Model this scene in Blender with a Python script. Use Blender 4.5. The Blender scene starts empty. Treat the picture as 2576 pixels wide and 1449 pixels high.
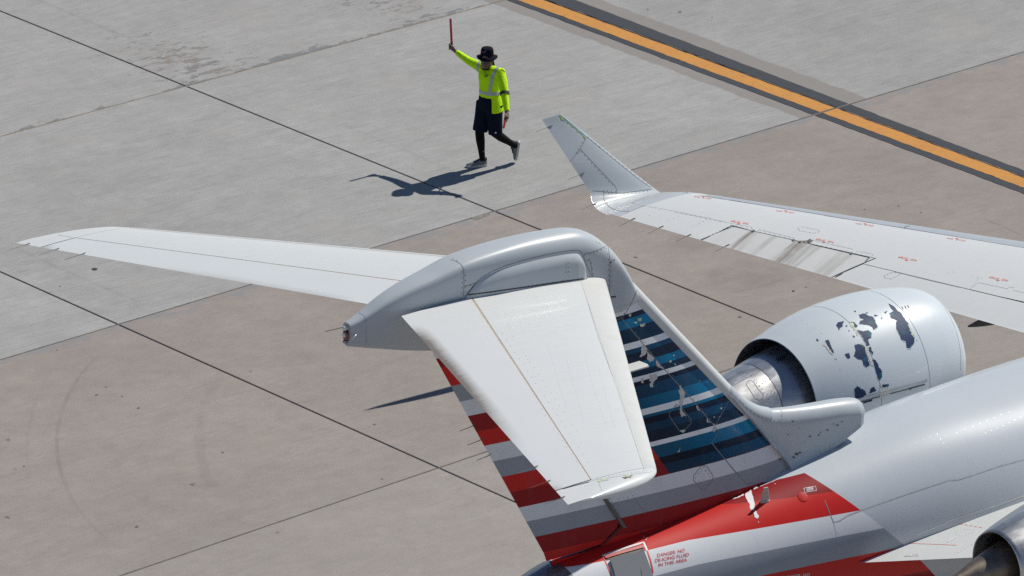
import bpy, bmesh, math, random
import numpy as np
from mathutils import Vector, Matrix
from mathutils.bvhtree import BVHTree

random.seed(7)
rng = np.random.default_rng(7)
sc = bpy.context.scene
COL = sc.collection

# ------------------------------------------------------------------ camera
CAM = np.array([-43.94210917, -56.62183932, 35.31889946])
YAW, PIT, ROLL, FPX = math.radians(50.416613829622335), math.radians(21.031786041179714), math.radians(0.6481047466738941), 20259.710216
FWD = np.array([math.cos(PIT)*math.cos(YAW), math.cos(PIT)*math.sin(YAW), -math.sin(PIT)])
_r = np.array([math.sin(YAW), -math.cos(YAW), 0.0])
_u = np.cross(_r, FWD)
RGT = math.cos(ROLL)*_r + math.sin(ROLL)*_u
UPV = -math.sin(ROLL)*_r + math.cos(ROLL)*_u
cd = bpy.data.cameras.new('camera')
cam = bpy.data.objects.new('camera', cd); COL.objects.link(cam)
cd.sensor_fit = 'HORIZONTAL'; cd.sensor_width = 36.0
cd.lens = FPX/2576.0*36.0
cd.clip_start = 1.0; cd.clip_end = 3000.0
M = Matrix.Identity(4)
for i in range(3):
    M[i][0] = RGT[i]; M[i][1] = UPV[i]; M[i][2] = -FWD[i]; M[i][3] = CAM[i]
cam.matrix_world = M
sc.camera = cam

# ------------------------------------------------------------------ light
SUN = Vector((0.955, 0.06, 1.0)).normalized()          # direction towards the sun
elev = math.asin(SUN.z); azim = math.atan2(SUN.x, SUN.y)
w = bpy.data.worlds.new('World'); sc.world = w; w.use_nodes = True
nt = w.node_tree; nt.nodes.clear()
sky = nt.nodes.new('ShaderNodeTexSky'); sky.sky_type = 'NISHITA'; sky.sun_disc = False
sky.sun_elevation = elev; sky.sun_rotation = azim
sky.air_density = 0.75; sky.dust_density = 0.0; sky.ozone_density = 1.6
bg = nt.nodes.new('ShaderNodeBackground'); bg.inputs['Strength'].default_value = 0.082
wo = nt.nodes.new('ShaderNodeOutputWorld')
nt.links.new(sky.outputs[0], bg.inputs[0]); nt.links.new(bg.outputs[0], wo.inputs[0])
ld = bpy.data.lights.new('sun', 'SUN'); ld.energy = 4.8; ld.angle = math.radians(0.55); ld.color = (1.0, 0.958, 0.87)
sun = bpy.data.objects.new('sun', ld); COL.objects.link(sun)
sun.rotation_euler = (-SUN).to_track_quat('-Z', 'Y').to_euler()
sun.location = (20, 0, 40)
sc.view_settings.view_transform = 'Standard'; sc.view_settings.look = 'None'
sc.view_settings.exposure = -0.10; sc.view_settings.gamma = 1.0; sc.view_settings.use_curve_mapping = False
sc.cycles.max_bounces = 8
sc.cycles.use_denoising = False

# ------------------------------------------------------------------ measuring helpers (surveyed points of the photograph -> points in the place)
SC = 4096/2576.0
def zone(ox, oy, s): return lambda x, y: (ox+x*s, oy+y*s)
Z1 = zone(2100, 400, .3451); Z2 = zone(2700, 800, .31056); Z3 = zone(3296, 800, .3795); Z4 = zone(3296, 1900, .31056)
Z5 = zone(1350, 1240, .15528); Z6 = zone(2400, 1850, .42702); Z7 = zone(2000, 1950, .27174); Z8 = zone(2300, 1150, .51775)
E1 = zone(1300, 0, .621); E2 = zone(1300, 850, .54517); E3 = zone(1600, 1300, .69273); E4 = zone(2700, 1050, .552)
E5 = zone(2000, 1600, .81366); E6 = zone(2100, 400, .77484); E7 = zone(0, 850, .69876); E8 = zone(1700, 50, .4831)
F1 = zone(0, 0, SC)
def ray(p):
    return FWD + RGT*((p[0]/SC-1288)/FPX) - UPV*((p[1]/SC-724.5)/FPX)
def onY(p, y): d = ray(p); return CAM + d*((y-CAM[1])/d[1])
def onZ(p, z): d = ray(p); return CAM + d*((z-CAM[2])/d[2])

# ------------------------------------------------------------------ mesh helpers
class MB:
    def __init__(s): s.v = []; s.f = []; s.m = []
    def add(s, vs, fs, mi=0):
        o = len(s.v); s.v += [tuple(map(float, a)) for a in vs]; s.f += [tuple(i+o for i in f) for f in fs]; s.m += [mi]*len(fs)
        return s
    def loft(s, loops, closed=True, cap0=True, cap1=True, mi=0):
        n = len(loops[0]); vs = [p for l in loops for p in l]; fs = []
        for i in range(len(loops)-1):
            for j in range(n if closed else n-1):
                a = i*n+j; b = i*n+(j+1) % n
                fs.append((a, b, b+n, a+n))
        if cap0: fs.append(tuple(range(n-1, -1, -1)))
        if cap1: fs.append(tuple((len(loops)-1)*n+j for j in range(n)))
        return s.add(vs, fs, mi)
    def tube(s, pts, rad, n=10, cap=True, sq=None, mi=0):
        pts = [np.array(p, float) for p in pts]
        if np.isscalar(rad): rad = [rad]*len(pts)
        loops = []; ref = None
        for i, p in enumerate(pts):
            t = pts[min(i+1, len(pts)-1)]-pts[max(i-1, 0)]; t = t/(np.linalg.norm(t)+1e-12)
            if ref is None:
                ref = np.array([0, 0, 1.]) if abs(t[2]) < .9 else np.array([1., 0, 0])
            a = np.cross(t, ref); a /= np.linalg.norm(a); b = np.cross(a, t); ref = b
            loops.append([p + rad[i]*(math.cos(q)*a*(sq or 1)+math.sin(q)*b) for q in np.linspace(0, 2*math.pi, n, endpoint=False)])
        return s.loft(loops, True, cap, cap, mi)
    def box(s, c, d, ax=None, mi=0):
        ax = ax or ((1, 0, 0), (0, 1, 0), (0, 0, 1)); c = np.array(c, float); A = [np.array(a, float)*k/2 for a, k in zip(ax, d)]
        vs = [c+i*A[0]+j*A[1]+k*A[2] for i in (-1, 1) for j in (-1, 1) for k in (-1, 1)]
        return s.add(vs, [(0, 1, 3, 2), (4, 6, 7, 5), (0, 4, 5, 1), (2, 3, 7, 6), (0, 2, 6, 4), (1, 5, 7, 3)], mi)
    def ball(s, c, r, nu=12, nv=8, mi=0):
        c = np.array(c, float); r = np.array([r]*3 if np.isscalar(r) else r, float); loops = []
        for i in range(nv+1):
            a = -math.pi/2+math.pi*(i+.02)/(nv+.04)
            loops.append([c+r*np.array([math.cos(a)*math.cos(b), math.cos(a)*math.sin(b), math.sin(a)]) for b in np.linspace(0, 2*math.pi, nu, endpoint=False)])
        return s.loft(loops, mi=mi)
    def mirror_y(s):
        m = MB(); m.v = [(a, -b, c) for a, b, c in s.v]; m.f = [tuple(reversed(f)) for f in s.f]; m.m = list(s.m); return m

SURF = {}
def mk(name, mb, mat, parent=None, smooth=40, surf=None, recalc=True, kind=None, label=None):
    me = bpy.data.meshes.new(name)
    me.from_pydata(mb.v, [], mb.f)
    mats = mat if isinstance(mat, (list, tuple)) else [mat]
    for m in mats: me.materials.append(m)
    if len(mats) > 1:
        for p, k in zip(me.polygons, mb.m): p.material_index = k
    if recalc:
        bm = bmesh.new(); bm.from_mesh(me); bmesh.ops.recalc_face_normals(bm, faces=bm.faces); bm.to_mesh(me); bm.free()
    if smooth:
        me.shade_smooth() if hasattr(me, 'shade_smooth') else None
        if smooth < 180:
            try: me.set_sharp_from_angle(angle=math.radians(smooth))
            except Exception: pass
    o = bpy.data.objects.new(name, me); COL.objects.link(o)
    if parent is not None:
        o.parent = parent
        if parent.type == 'EMPTY': o.location = -Vector(parent.location)
    if surf:
        SURF[surf] = BVHTree.FromPolygons([tuple(v) for v in mb.v], mb.f)
    if kind: o['kind'] = kind
    if label: o['label'] = label
    return o
def thing(name, label, cat, loc, group=None):
    o = bpy.data.objects.new(name, None); COL.objects.link(o); o.location = loc; o.empty_display_size = .3
    o['label'] = label; o['category'] = cat
    if group: o['group'] = group
    return o
def hit(p, surf):
    """nearest point (and normal) of a named surface seen along the survey ray p"""
    d = Vector(ray(p)).normalized(); best = None
    for s in ([surf] if isinstance(surf, str) else surf):
        h = SURF[s].ray_cast(Vector(CAM), d, 200)
        if h[0] is not None and (best is None or h[3] < best[3]): best = h
    if best is None: return None
    n = best[1]
    if n.dot(d) > 0: n = -n
    return np.array(best[0]), np.array(n)
def resample(pts, step):
    out = []
    for a, b in zip(pts[:-1], pts[1:]):
        a = np.array(a, float); b = np.array(b, float); n = max(1, int(np.hypot(*(b-a))/step))
        out += [a+(b-a)*i/n for i in range(n)]
    return out+[np.array(pts[-1], float)]
def smoothpts(pts, k=6):
    P = [np.array(p, float) for p in pts]; P = [2*P[0]-P[1]]+P+[2*P[-1]-P[-2]]; out = []
    for i in range(1, len(P)-2):
        for t in np.linspace(0, 1, k, endpoint=False):
            a, b, c, d = P[i-1:i+3]
            out.append(.5*((2*b)+(c-a)*t+(2*a-5*b+4*c-d)*t*t+(3*b-a-3*c+d)*t**3))
    return out+[P[-2]]
def seam_mb(mb, pix, surf, width=.006, off=.0018, step=14, curve=False):
    if curve: pix = smoothpts(pix)
    H = [h for h in (hit(p, surf) for p in resample(pix, step)) if h]
    if len(H) < 2: return mb
    run = [H[0]]
    runs = []
    for h in H[1:]:
        if np.linalg.norm(h[0]-run[-1][0]) > .35: runs.append(run); run = [h]
        else: run.append(h)
    runs.append(run)
    for R in runs:
        if len(R) < 2: continue
        L = []
        for i, (p, n) in enumerate(R):
            t = R[min(i+1, len(R)-1)][0]-R[max(i-1, 0)][0]; s = np.cross(t, n); s /= np.linalg.norm(s)+1e-9
            L.append([p+n*off-s*width/2, p+n*off+s*width/2])
        mb.loft(L, False, False, False)
    return mb
def seam(name, pix, surf, mat, parent, width=.006, off=.0018, step=14, curve=False):
    mb = seam_mb(MB(), pix, surf, width, off, step, curve)
    return mk(name, mb, mat, parent, recalc=False) if mb.v else None
def rivet_mb(mb, pix, surf, pitch=.05, r=.0055, off=.0022, curve=False):
    if curve: pix = smoothpts(pix)
    H = [h for h in (hit(p, surf) for p in resample(pix, 5)) if h]
    acc = pitch; last = None
    for p, n in H:
        if last is not None: acc += np.linalg.norm(p-last)
        last = p
        if acc >= pitch:
            acc = 0
            a = np.cross(n, (0.3, .2, .9)); a /= np.linalg.norm(a); b = np.cross(n, a)
            mb.add([p+n*off+r*(math.cos(q)*a+math.sin(q)*b) for q in np.linspace(0, 2*math.pi, 6, endpoint=False)], [(0, 1, 2, 3, 4, 5)])
    return mb
def flat_tri(poly, cuts=3):
    bm = bmesh.new(); vs = [bm.verts.new((p[0], p[1], 0)) for p in poly]
    bm.faces.new(vs); bmesh.ops.triangulate(bm, faces=bm.faces[:])
    if cuts: 
        for _ in range(cuts):
            long = [e for e in bm.edges if e.calc_length() > 14]
            if long: bmesh.ops.subdivide_edges(bm, edges=long, cuts=1); bmesh.ops.triangulate(bm, faces=bm.faces[:])
    bm.verts.index_update()
    V = [(v.co.x, v.co.y) for v in bm.verts]; Fc = [tuple(v.index for v in f.verts) for f in bm.faces]; bm.free()
    return V, Fc
def rough(poly, amp, seed=0, step=5.0):
    """ragged outline: resample and displace"""
    r = np.random.default_rng(seed); P = resample(list(poly)+[poly[0]], step)[:-1]; n = len(P)
    ph = r.uniform(0, 6.28, 6); out = []
    for i, p in enumerate(P):
        a = P[(i+1) % n]-P[i-1]; nrm = np.array([-a[1], a[0]]); nrm /= np.hypot(*nrm)+1e-9
        t = i/n*2*math.pi
        d = sum(math.sin(t*k+ph[j])*w_ for j, (k, w_) in enumerate(((3, .4), (7, .45), (11, .4), (17, .35), (int(n/5)+2, .3))))+r.normal(0, .3)
        out.append(p+nrm*amp*d)
    return out
def patch_mb(mb, poly, surf, off=.002, amp=0, seed=0, cuts=4, mi=0):
    if amp: poly = rough(poly, amp, seed)
    try: V, Fc = flat_tri(poly, cuts)
    except Exception: return mb
    H = [hit(p, surf) for p in V]
    idx = {}; vs = []
    for i, h in enumerate(H):
        if h is not None: idx[i] = len(vs); vs.append(h[0]+h[1]*off)
    fs = []
    for f in Fc:
        if all(i in idx for i in f):
            q = [vs[idx[i]] for i in f]
            if max(np.linalg.norm(q[0]-q[1]), np.linalg.norm(q[1]-q[2])) < .4: fs.append(tuple(idx[i] for i in f))
    if fs: mb.add(vs, fs, mi)
    return mb
def patch(name, poly, surf, mat, parent, off=.002, amp=0, seed=0, cuts=4, label=None):
    mb = patch_mb(MB(), poly, surf, off, amp, seed, cuts)
    return mk(name, mb, mat, parent, recalc=False, label=label) if mb.v else None

# ------------------------------------------------------------------ material helpers
class NT:
    def __init__(s, name):
        s.m = bpy.data.materials.new(name); s.m.use_nodes = True; s.t = s.m.node_tree; s.t.nodes.clear()
        s.out = s.t.nodes.new('ShaderNodeOutputMaterial'); s.b = s.t.nodes.new('ShaderNodeBsdfPrincipled')
        s.t.links.new(s.b.outputs[0], s.out.inputs[0])
    def n(s, typ, **kw):
        nd = s.t.nodes.new(typ)
        for k, v in kw.items(): setattr(nd, k, v)
        return nd
    def link(s, a, b): s.t.links.new(a, b)
    def setin(s, nd, key, v):
        i = nd.inputs[key]
        if hasattr(v, 'is_output') or isinstance(v, bpy.types.NodeSocket): s.t.links.new(v, i)
        else: i.default_value = v
    def math(s, op, a, b=0.0, c=None, clamp=False):
        nd = s.n('ShaderNodeMath', operation=op); nd.use_clamp = clamp
        s.setin(nd, 0, a); s.setin(nd, 1, b)
        if c is not None: s.setin(nd, 2, c)
        return nd.outputs[0]
    def mix(s, f, a, b, blend='MIX'):
        nd = s.n('ShaderNodeMix', data_type='RGBA', blend_type=blend); nd.clamp_factor = True
        s.setin(nd, 0, f); s.setin(nd, 6, a if not isinstance(a, tuple) or len(a) == 4 else (*a, 1)); s.setin(nd, 7, b if not isinstance(b, tuple) or len(b) == 4 else (*b, 1))
        return nd.outputs[2]
    def co(s, kind='Object'):
        return s.n('ShaderNodeTexCoord').outputs[kind]
    def xyz(s, v):
        nd = s.n('ShaderNodeSeparateXYZ'); s.link(v, nd.inputs[0]); return nd.outputs
    def mapv(s, v, loc=(0, 0, 0), rot=(0, 0, 0), scale=(1, 1, 1)):
        nd = s.n('ShaderNodeMapping'); s.link(v, nd.inputs[0])
        nd.inputs[1].default_value = loc; nd.inputs[2].default_value = rot; nd.inputs[3].default_value = scale
        return nd.outputs[0]
    def noise(s, v, scale, detail=4, rough=.5, dist=0):
        nd = s.n('ShaderNodeTexNoise'); s.link(v, nd.inputs['Vector']); nd.inputs['Scale'].default_value = scale
        nd.inputs['Detail'].default_value = detail; nd.inputs['Roughness'].default_value = rough; nd.inputs['Distortion'].default_value = dist
        return nd.outputs['Fac']
    def rng(s, v, a, b, c=0.0, d=1.0, smooth=False):
        nd = s.n('ShaderNodeMapRange'); nd.clamp = True
        if smooth: nd.interpolation_type = 'SMOOTHSTEP'
        s.setin(nd, 0, v); nd.inputs[1].default_value = a; nd.inputs[2].default_value = b; nd.inputs[3].default_value = c; nd.inputs[4].default_value = d
        return nd.outputs[0]
    def ramp(s, fac, stops, const=True):
        nd = s.n('ShaderNodeValToRGB'); r = nd.color_ramp; r.interpolation = 'CONSTANT' if const else 'LINEAR'
        while len(r.elements) < len(stops): r.elements.new(0.5)
        for e, (p, cc) in zip(r.elements, stops): e.position = p
        for e, (p, cc) in zip(r.elements, stops): e.color = (*cc, 1)
        s.link(fac, nd.inputs[0]); return nd.outputs[0]
    def bump(s, h, strength=.2, dist=.01):
        nd = s.n('ShaderNodeBump'); nd.inputs['Strength'].default_value = strength; nd.inputs['Distance'].default_value = dist
        s.link(h, nd.inputs['Height']); s.link(nd.outputs[0], s.b.inputs['Normal'])
    def fin(s, color, rough=.4, metal=0.0, coat=0.0, coat_rough=.05, spec=None):
        s.setin(s.b, 'Base Color', color if not isinstance(color, tuple) or len(color) == 4 else (*color, 1))
        s.setin(s.b, 'Roughness', rough); s.setin(s.b, 'Metallic', metal); s.setin(s.b, 'Coat Weight', coat); s.setin(s.b, 'Coat Roughness', coat_rough)
        if spec is not None: s.b.inputs['Specular IOR Level'].default_value = spec
        return s.m
def simple(name, col, rough=.5, metal=0.0, var=.08, scale=20, coat=0.0, spec=None, stretch=(1, 1, 1)):
    t = NT(name); v = t.mapv(t.co(), scale=stretch); f = t.noise(v, scale, 5, .6)
    k = t.rng(f, .3, .7, 1-var, 1+var)
    c = t.mix(1.0, (*col, 1), t.n('ShaderNodeCombineColor').outputs[0], 'MULTIPLY')
    cc = t.t.nodes[-1] if False else None
    comb = [n for n in t.t.nodes if n.bl_idname == 'ShaderNodeCombineColor'][0]
    for i in range(3): t.link(k, comb.inputs[i])
    r = t.rng(f, .3, .7, max(.02, rough-.06), min(1, rough+.06))
    return t.fin(c, r, metal, coat, spec=spec)
# ================================================================== MATERIALS
def paint(name, base, rough=.3, metal=0.0, coat=.35, grime=.10, gscale=1.3, streak=(1, 1, 1), tint=(.62, .58, .52), speck=1.0):
    """weathered aircraft paint: broad tone drift, fine specks and soft grime in the lee of airflow"""
    t = NT(name); v = t.co(); a = t.noise(v, gscale, 4, .55); b = t.noise(t.mapv(v, scale=streak), 5.0, 6, .65); cfine = t.noise(v, 90, 3, .6)
    k = t.rng(a, .3, .72, 0, 1); g = t.math('MULTIPLY', t.rng(b, .5, .78, 0, 1), grime*1.6)
    c = t.mix(g, (*base, 1), (base[0]*tint[0], base[1]*tint[1], base[2]*tint[2], 1))
    c = t.mix(t.math('MULTIPLY', k, grime), c, (base[0]*.8, base[1]*.8, base[2]*.8, 1))
    c = t.mix(t.rng(cfine, .62, .8, 0, grime*.9*speck), c, (base[0]*.55, base[1]*.53, base[2]*.5, 1))
    r = t.rng(a, .35, .7, rough-.02, rough+.07)
    t.bump(t.noise(v, 2.6, 1, .4), .010, .02)
    return t.fin(c, r, metal, coat, .06, .30)
M_white = paint('white_paint', (.635, .65, .65), .38, 0, .14, .10, streak=(.5, 6, 3))

M_fair = paint('pale_grey_paint', (.465, .50, .53), .36, .0, .28, .08, streak=(.5, 3, 3), speck=.4)
M_nac = paint('nacelle_paint', (.60, .65, .685), .40, .0, .30, .05, streak=(.5, 1, 1), speck=0)
M_slat = paint('slat_grey_paint', (.47, .50, .53), .38, .25, .1, .15)
M_worn = paint('worn_edge_paint', (.54, .55, .555), .45, 0, .1, .2)
M_cream = paint('worn_cream_paint', (.62, .62, .60), .4, 0, .2, .18)
M_dark = simple('dark_gap', (.02, .02, .022), .7)
M_soot = simple('sooty_grey', (.115, .11, .10), .7, var=.3)
M_seam = simple('panel_seam_dark', (.22, .225, .23), .6, var=.2)
M_seam2 = simple('panel_seam_pale', (.42, .43, .44), .6, var=.2)
M_rivet = simple('rivet_dark', (.17, .17, .165), .5, var=.2)
M_tanseal = simple('tan_hinge_seal', (.44, .36, .26), .7, var=.3, scale=30)
M_red = simple('red_stencil', (.62, .035, .03), .5, var=.18, scale=60)
M_redst = simple('red_stencil_faded', (.70, .20, .17), .6, var=.25, scale=60)
M_whitest = simple('white_stencil', (.75, .75, .75), .5, var=.15, scale=60)
M_black = simple('black_rubber', (.015, .015, .016), .55)
M_tyre = simple('tyre_rubber', (.02, .02, .02), .8)
M_metal = simple('bare_metal', (.55, .55, .56), .32, 1.0, var=.12, scale=8)
M_steel = simple('brushed_duct_metal', (.42, .43, .46), .38, .85, var=.2, scale=4, stretch=(1, 3, 3))
M_core = None
M_heat = simple('heat_stained_metal', (.23, .19, .15), .45, .8, var=.3, scale=7)
M_plug = simple('burnt_plug_metal', (.085, .075, .068), .5, .7, var=.3, scale=6)
M_navychip = None
M_primer = simple('green_primer', (.50, .58, .42), .6, var=.3, scale=40)
M_primer2 = simple('bright_green_primer', (.28, .42, .17), .6, var=.3, scale=40)
M_bare = simple('bared_pale_undercoat', (.56, .54, .51), .6, var=.22, scale=40)
M_wick = simple('discharger_rod', (.10, .095, .09), .6)
M_lens = simple('lamp_lens', (.75, .74, .70), .08, 0, var=.05, coat=1)
M_redlens = simple('red_beacon_glass', (.20, .008, .012), .15, coat=1)

t = NT('core_cowl_metal'); v = t.co(); a = t.noise(t.mapv(v, scale=(1, 2.5, 2.5)), 2.5, 5, .6); b = t.noise(v, 14, 4, .6)
c = t.mix(t.rng(a, .35, .68), (.52, .50, .47, 1), (.68, .68, .68, 1)); c = t.mix(t.rng(b, .55, .75, 0, .6), c, (.36, .32, .27, 1))
M_core = t.fin(c, t.rng(a, .3, .7, .28, .48), .85)
t = NT('navy_old_paint'); v = t.co(); a = t.noise(v, 9, 4, .6)
M_navychip = t.fin(t.mix(t.rng(a, .54, .72), (.018, .040, .105, 1), (.012, .13, .19, 1)), .55, 0, 0, spec=.2)

# ---- tail livery: horizontal stripes tilted with the airframe, print of blue bands with half-tone dots
LG = (.72, .735, .76); DG = (.31, .335, .375); BR = (.57, .022, .018); DR = (.285, .010, .014); WH = (.86, .865, .88)
NV = (.005, .021, .058); MD = (.005, .080, .185); BB = (.004, .19, .40); DK = (.005, .040, .098)
def livery(name, fin=True):
    t = NT(name); v = t.co(); X, Y, Z = t.xyz(v)
    zq = t.math('ADD', Z, t.math('MULTIPLY', t.math('SUBTRACT', X, 4.0), .035))
    def pos(q): return max(0.0, min(1.0, (q-2.6)/4.4))
    fac = t.math('DIVIDE', t.math('SUBTRACT', zq, 2.6), 4.4)
    if fin:
        st = [(3.9, BR), (4.117, DR), (4.305, DG), (4.494, LG), (4.677, DR), (4.866, BR), (5.048, DG), (5.233, LG), (5.419, BR), (5.598, DR), (5.785, LG), (5.96, DG), (6.151, BR), (6.365, DR), (6.477, WH)]
        c = t.ramp(fac, [(pos(q), k) for q, k in st])
        bl = [(4.0, MD), (4.79, NV), (4.885, BB), (5.01, WH), (5.07, DK), (5.185, MD), (5.275, NV), (5.335, BB), (5.372, WH), (5.436, BB), (5.565, MD), (5.70, NV), (5.748, WH), (5.808, DK), (5.87, BB), (5.955, NV), (6.06, MD), (6.122, WH), (6.178, DK), (6.335, BB), (6.45, NV), (6.49, WH)]
        cb = t.ramp(fac, [(pos(q), k) for q, k in bl])
        isw = t.ramp(fac, [(pos(q), ((1, 1, 1) if k is WH else (0, 0, 0))) for q, k in bl])
        # half-tone dots
        s = 2*math.pi/.0135
        dx = t.math('SINE', t.math('MULTIPLY', t.math('ADD', X, t.math('MULTIPLY', zq, .58)), s)); dz = t.math('SINE', t.math('MULTIPLY', t.math('SUBTRACT', t.math('MULTIPLY', zq, 1.15), 0.0), s))
        dot = t.rng(t.math('MULTIPLY', dx, dz), .15, .4)
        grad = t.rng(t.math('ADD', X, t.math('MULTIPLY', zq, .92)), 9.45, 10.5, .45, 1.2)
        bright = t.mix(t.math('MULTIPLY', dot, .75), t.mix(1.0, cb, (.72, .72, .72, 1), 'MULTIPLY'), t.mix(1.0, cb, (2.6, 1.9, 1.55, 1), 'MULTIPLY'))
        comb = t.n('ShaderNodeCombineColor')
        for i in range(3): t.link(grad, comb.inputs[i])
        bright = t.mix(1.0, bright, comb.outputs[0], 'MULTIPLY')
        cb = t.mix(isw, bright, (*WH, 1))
        diag = t.math('GREATER_THAN', X, t.math('ADD', 4.598, t.math('MULTIPLY', t.math('SUBTRACT', 5.019, zq), .726)))
        above = t.math('GREATER_THAN', zq, 4.685)
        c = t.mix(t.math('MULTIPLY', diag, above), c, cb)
    else:
        zq2 = t.math('ADD', zq, t.rng(X, 3.3, 4.9, .075, 0)); fac = t.math('DIVIDE', t.math('SUBTRACT', zq2, 2.6), 4.4)
        st = [(2.6, DR), (3.215, BR), (3.575, DG), (3.815, LG), (4.02, BR), (4.20, DR)]
        c = t.ramp(fac, [(pos(q), k) for q, k in st])
        front = t.math('GREATER_THAN', X, t.math('ADD', 6.546, t.math('MULTIPLY', t.math('SUBTRACT', 4.358, zq), 1.06)))
        silver = (.53, .565, .605, 1)
        top = t.math('GREATER_THAN', zq, t.math('ADD', 4.30, t.math('MULTIPLY', t.math('SUBTRACT', X, 5.98), .1)))
        top = t.math('MULTIPLY', top, t.math('GREATER_THAN', X, 5.3))
        c = t.mix(t.math('MAXIMUM', front, top), c, silver)
    n1 = t.noise(t.mapv(v, scale=(1, 1, .35)), 6, 6, .65); n2 = t.noise(v, 120, 2, .5)
    c = t.mix(t.rng(n1, .52, .8, 0, .16 if fin else .05), c, (.16, .15, .14, 1)); c = t.mix(t.rng(n2, .66, .8, 0, .25), c, (.4, .4, .4, 1)) if fin else c
    t.bump(t.noise(v, 2.6, 1, .4), .01, .02)
    return t.fin(c, .35, 0.0, .10 if fin else .22, .05, .10 if fin else .13)
M_fin = livery('tail_fin_livery', True)
M_fus = livery('fuselage_livery', False)

# ---- aileron: rain-washed soot trailing back from its hinges
t = NT('sooty_aileron_paint'); v = t.co(); X, Y, Z = t.xyz(v)
Q = t.math('SUBTRACT', Y, t.math('MULTIPLY', t.math('SUBTRACT', X, 15.0), .333))           # constant along the airflow
cmb = t.n('ShaderNodeCombineXYZ'); t.link(X, cmb.inputs[0]); t.link(Q, cmb.inputs[1])
a = t.noise(t.mapv(cmb.outputs[0], scale=(.9, 7, 1)), 1.6, 6, .62); b = t.noise(t.mapv(cmb.outputs[0], scale=(.8, 34, 1)), 1.5, 4, .6)
spots = None
for y0, wd, am in ((10.05, .07, .85), (9.98, .10, .4), (9.74, .09, .35), (9.40, .10, 1.0), (9.33, .10, .9), (9.22, .10, .55), (9.12, .08, .4), (8.69, .06, .5), (8.80, .16, .3)):
    d = t.math('ABSOLUTE', t.math('SUBTRACT', Q, y0)); k = t.math('MULTIPLY', t.rng(d, 0, wd, 1, 0, True), am)
    spots = k if spots is None else t.math('MAXIMUM', spots, k)
k = t.math('MULTIPLY', t.math('MULTIPLY', spots, t.rng(a, .25, .55)), t.rng(b, .32, .58, .25, 1))
c = t.mix(t.rng(a, .35, .7, 0, .35), (.62, .625, .615, 1), (.49, .47, .43, 1)); c = t.mix(t.math('MULTIPLY', k, .9), c, (.13, .088, .05, 1))
M_ail = t.fin(c, .42, 0, .15)
# ---- elevator: exhaust grime along the inner trailing edge
def elev_mat(name):
    t = NT(name); v = t.co(); X, Y, Z = t.xyz(v); ay = t.math('ABSOLUTE', Y)
    d = t.math('SUBTRACT', X, t.math('SUBTRACT', 1.406, t.math('MULTIPLY', ay, .324)))       # distance ahead of trailing edge
    n = t.noise(t.mapv(v, rot=(0, 0, .06), scale=(.8, 22, 1)), 2.0, 5, .65)
    m1 = t.math('MULTIPLY', t.rng(ay, .3, .8, 0, 1, True), t.rng(Y, -.05, .05, 1, .25)); m2 = t.rng(ay, 1.6, 3.3, 1, .12, True)
    w_ = t.math('MULTIPLY', t.math('MULTIPLY', m1, m2), t.math('POWER', t.rng(d, 0, .19, 1, 0), 1.15))
    k = t.math('MULTIPLY', t.rng(t.math('MULTIPLY', w_, t.math('ADD', t.math('MULTIPLY', n, .9), .55)), .05, .75, 0, 1, False), .88)
    tip = t.math('MULTIPLY', t.rng(ay, 3.86, 4.0), t.rng(d, 0, .12, .5, 0)); k = t.math('MAXIMUM', k, tip)
    c = t.mix(t.rng(t.noise(v, 2, 4), .35, .7, 0, .12), (.63, .645, .65, 1), (.53, .53, .52, 1))
    c = t.mix(k, c, (.13, .10, .075, 1))
    return t.fin(c, .38, 0, .14, .08, .3)
M_elev = elev_mat('elevator_paint')

# ================================================================== GROUND
def line2(p, q): a = onZ(p, 0)[:2]; b = onZ(q, 0)[:2]; d = (b-a)/np.linalg.norm(b-a); return a, d
def isect(L, K):
    (a, d), (b, e) = L, K; A = np.array([[d[0], -e[0]], [d[1], -e[1]]]); s = np.linalg.solve(A, b-a); return a+d*s[0]
def shift(L, dv): return (L[0]+np.array(dv), L[1])
Aln = {1: line2(F1(0, 343), F1(1270, 0)), 2: line2(F1(0, 905), F1(2576, 130)), 3: line2(F1(300, 1449), F1(1108, 1175))}
Bln = {1: line2(F1(0, 27), F1(1945, 815)), 2: line2(F1(0, 683), F1(1290, 1260)), 0: (np.array([21.80, 22.26]), np.array([22.208-21.80, 13.211-22.26])/9.058)}
for k in range(0, -4, -1): Aln[k] = shift(Aln[k+1], (-.2, 6.05))
for k in range(4, 8): Aln[k] = shift(Aln[k-1], (.2, -6.05))
for k in range(-1, -5, -1): Bln[k] = shift(Bln[k+1], (6.05, .2))
for k in range(3, 7): Bln[k] = shift(Bln[k-1], (-6.05, -.2))

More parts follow.
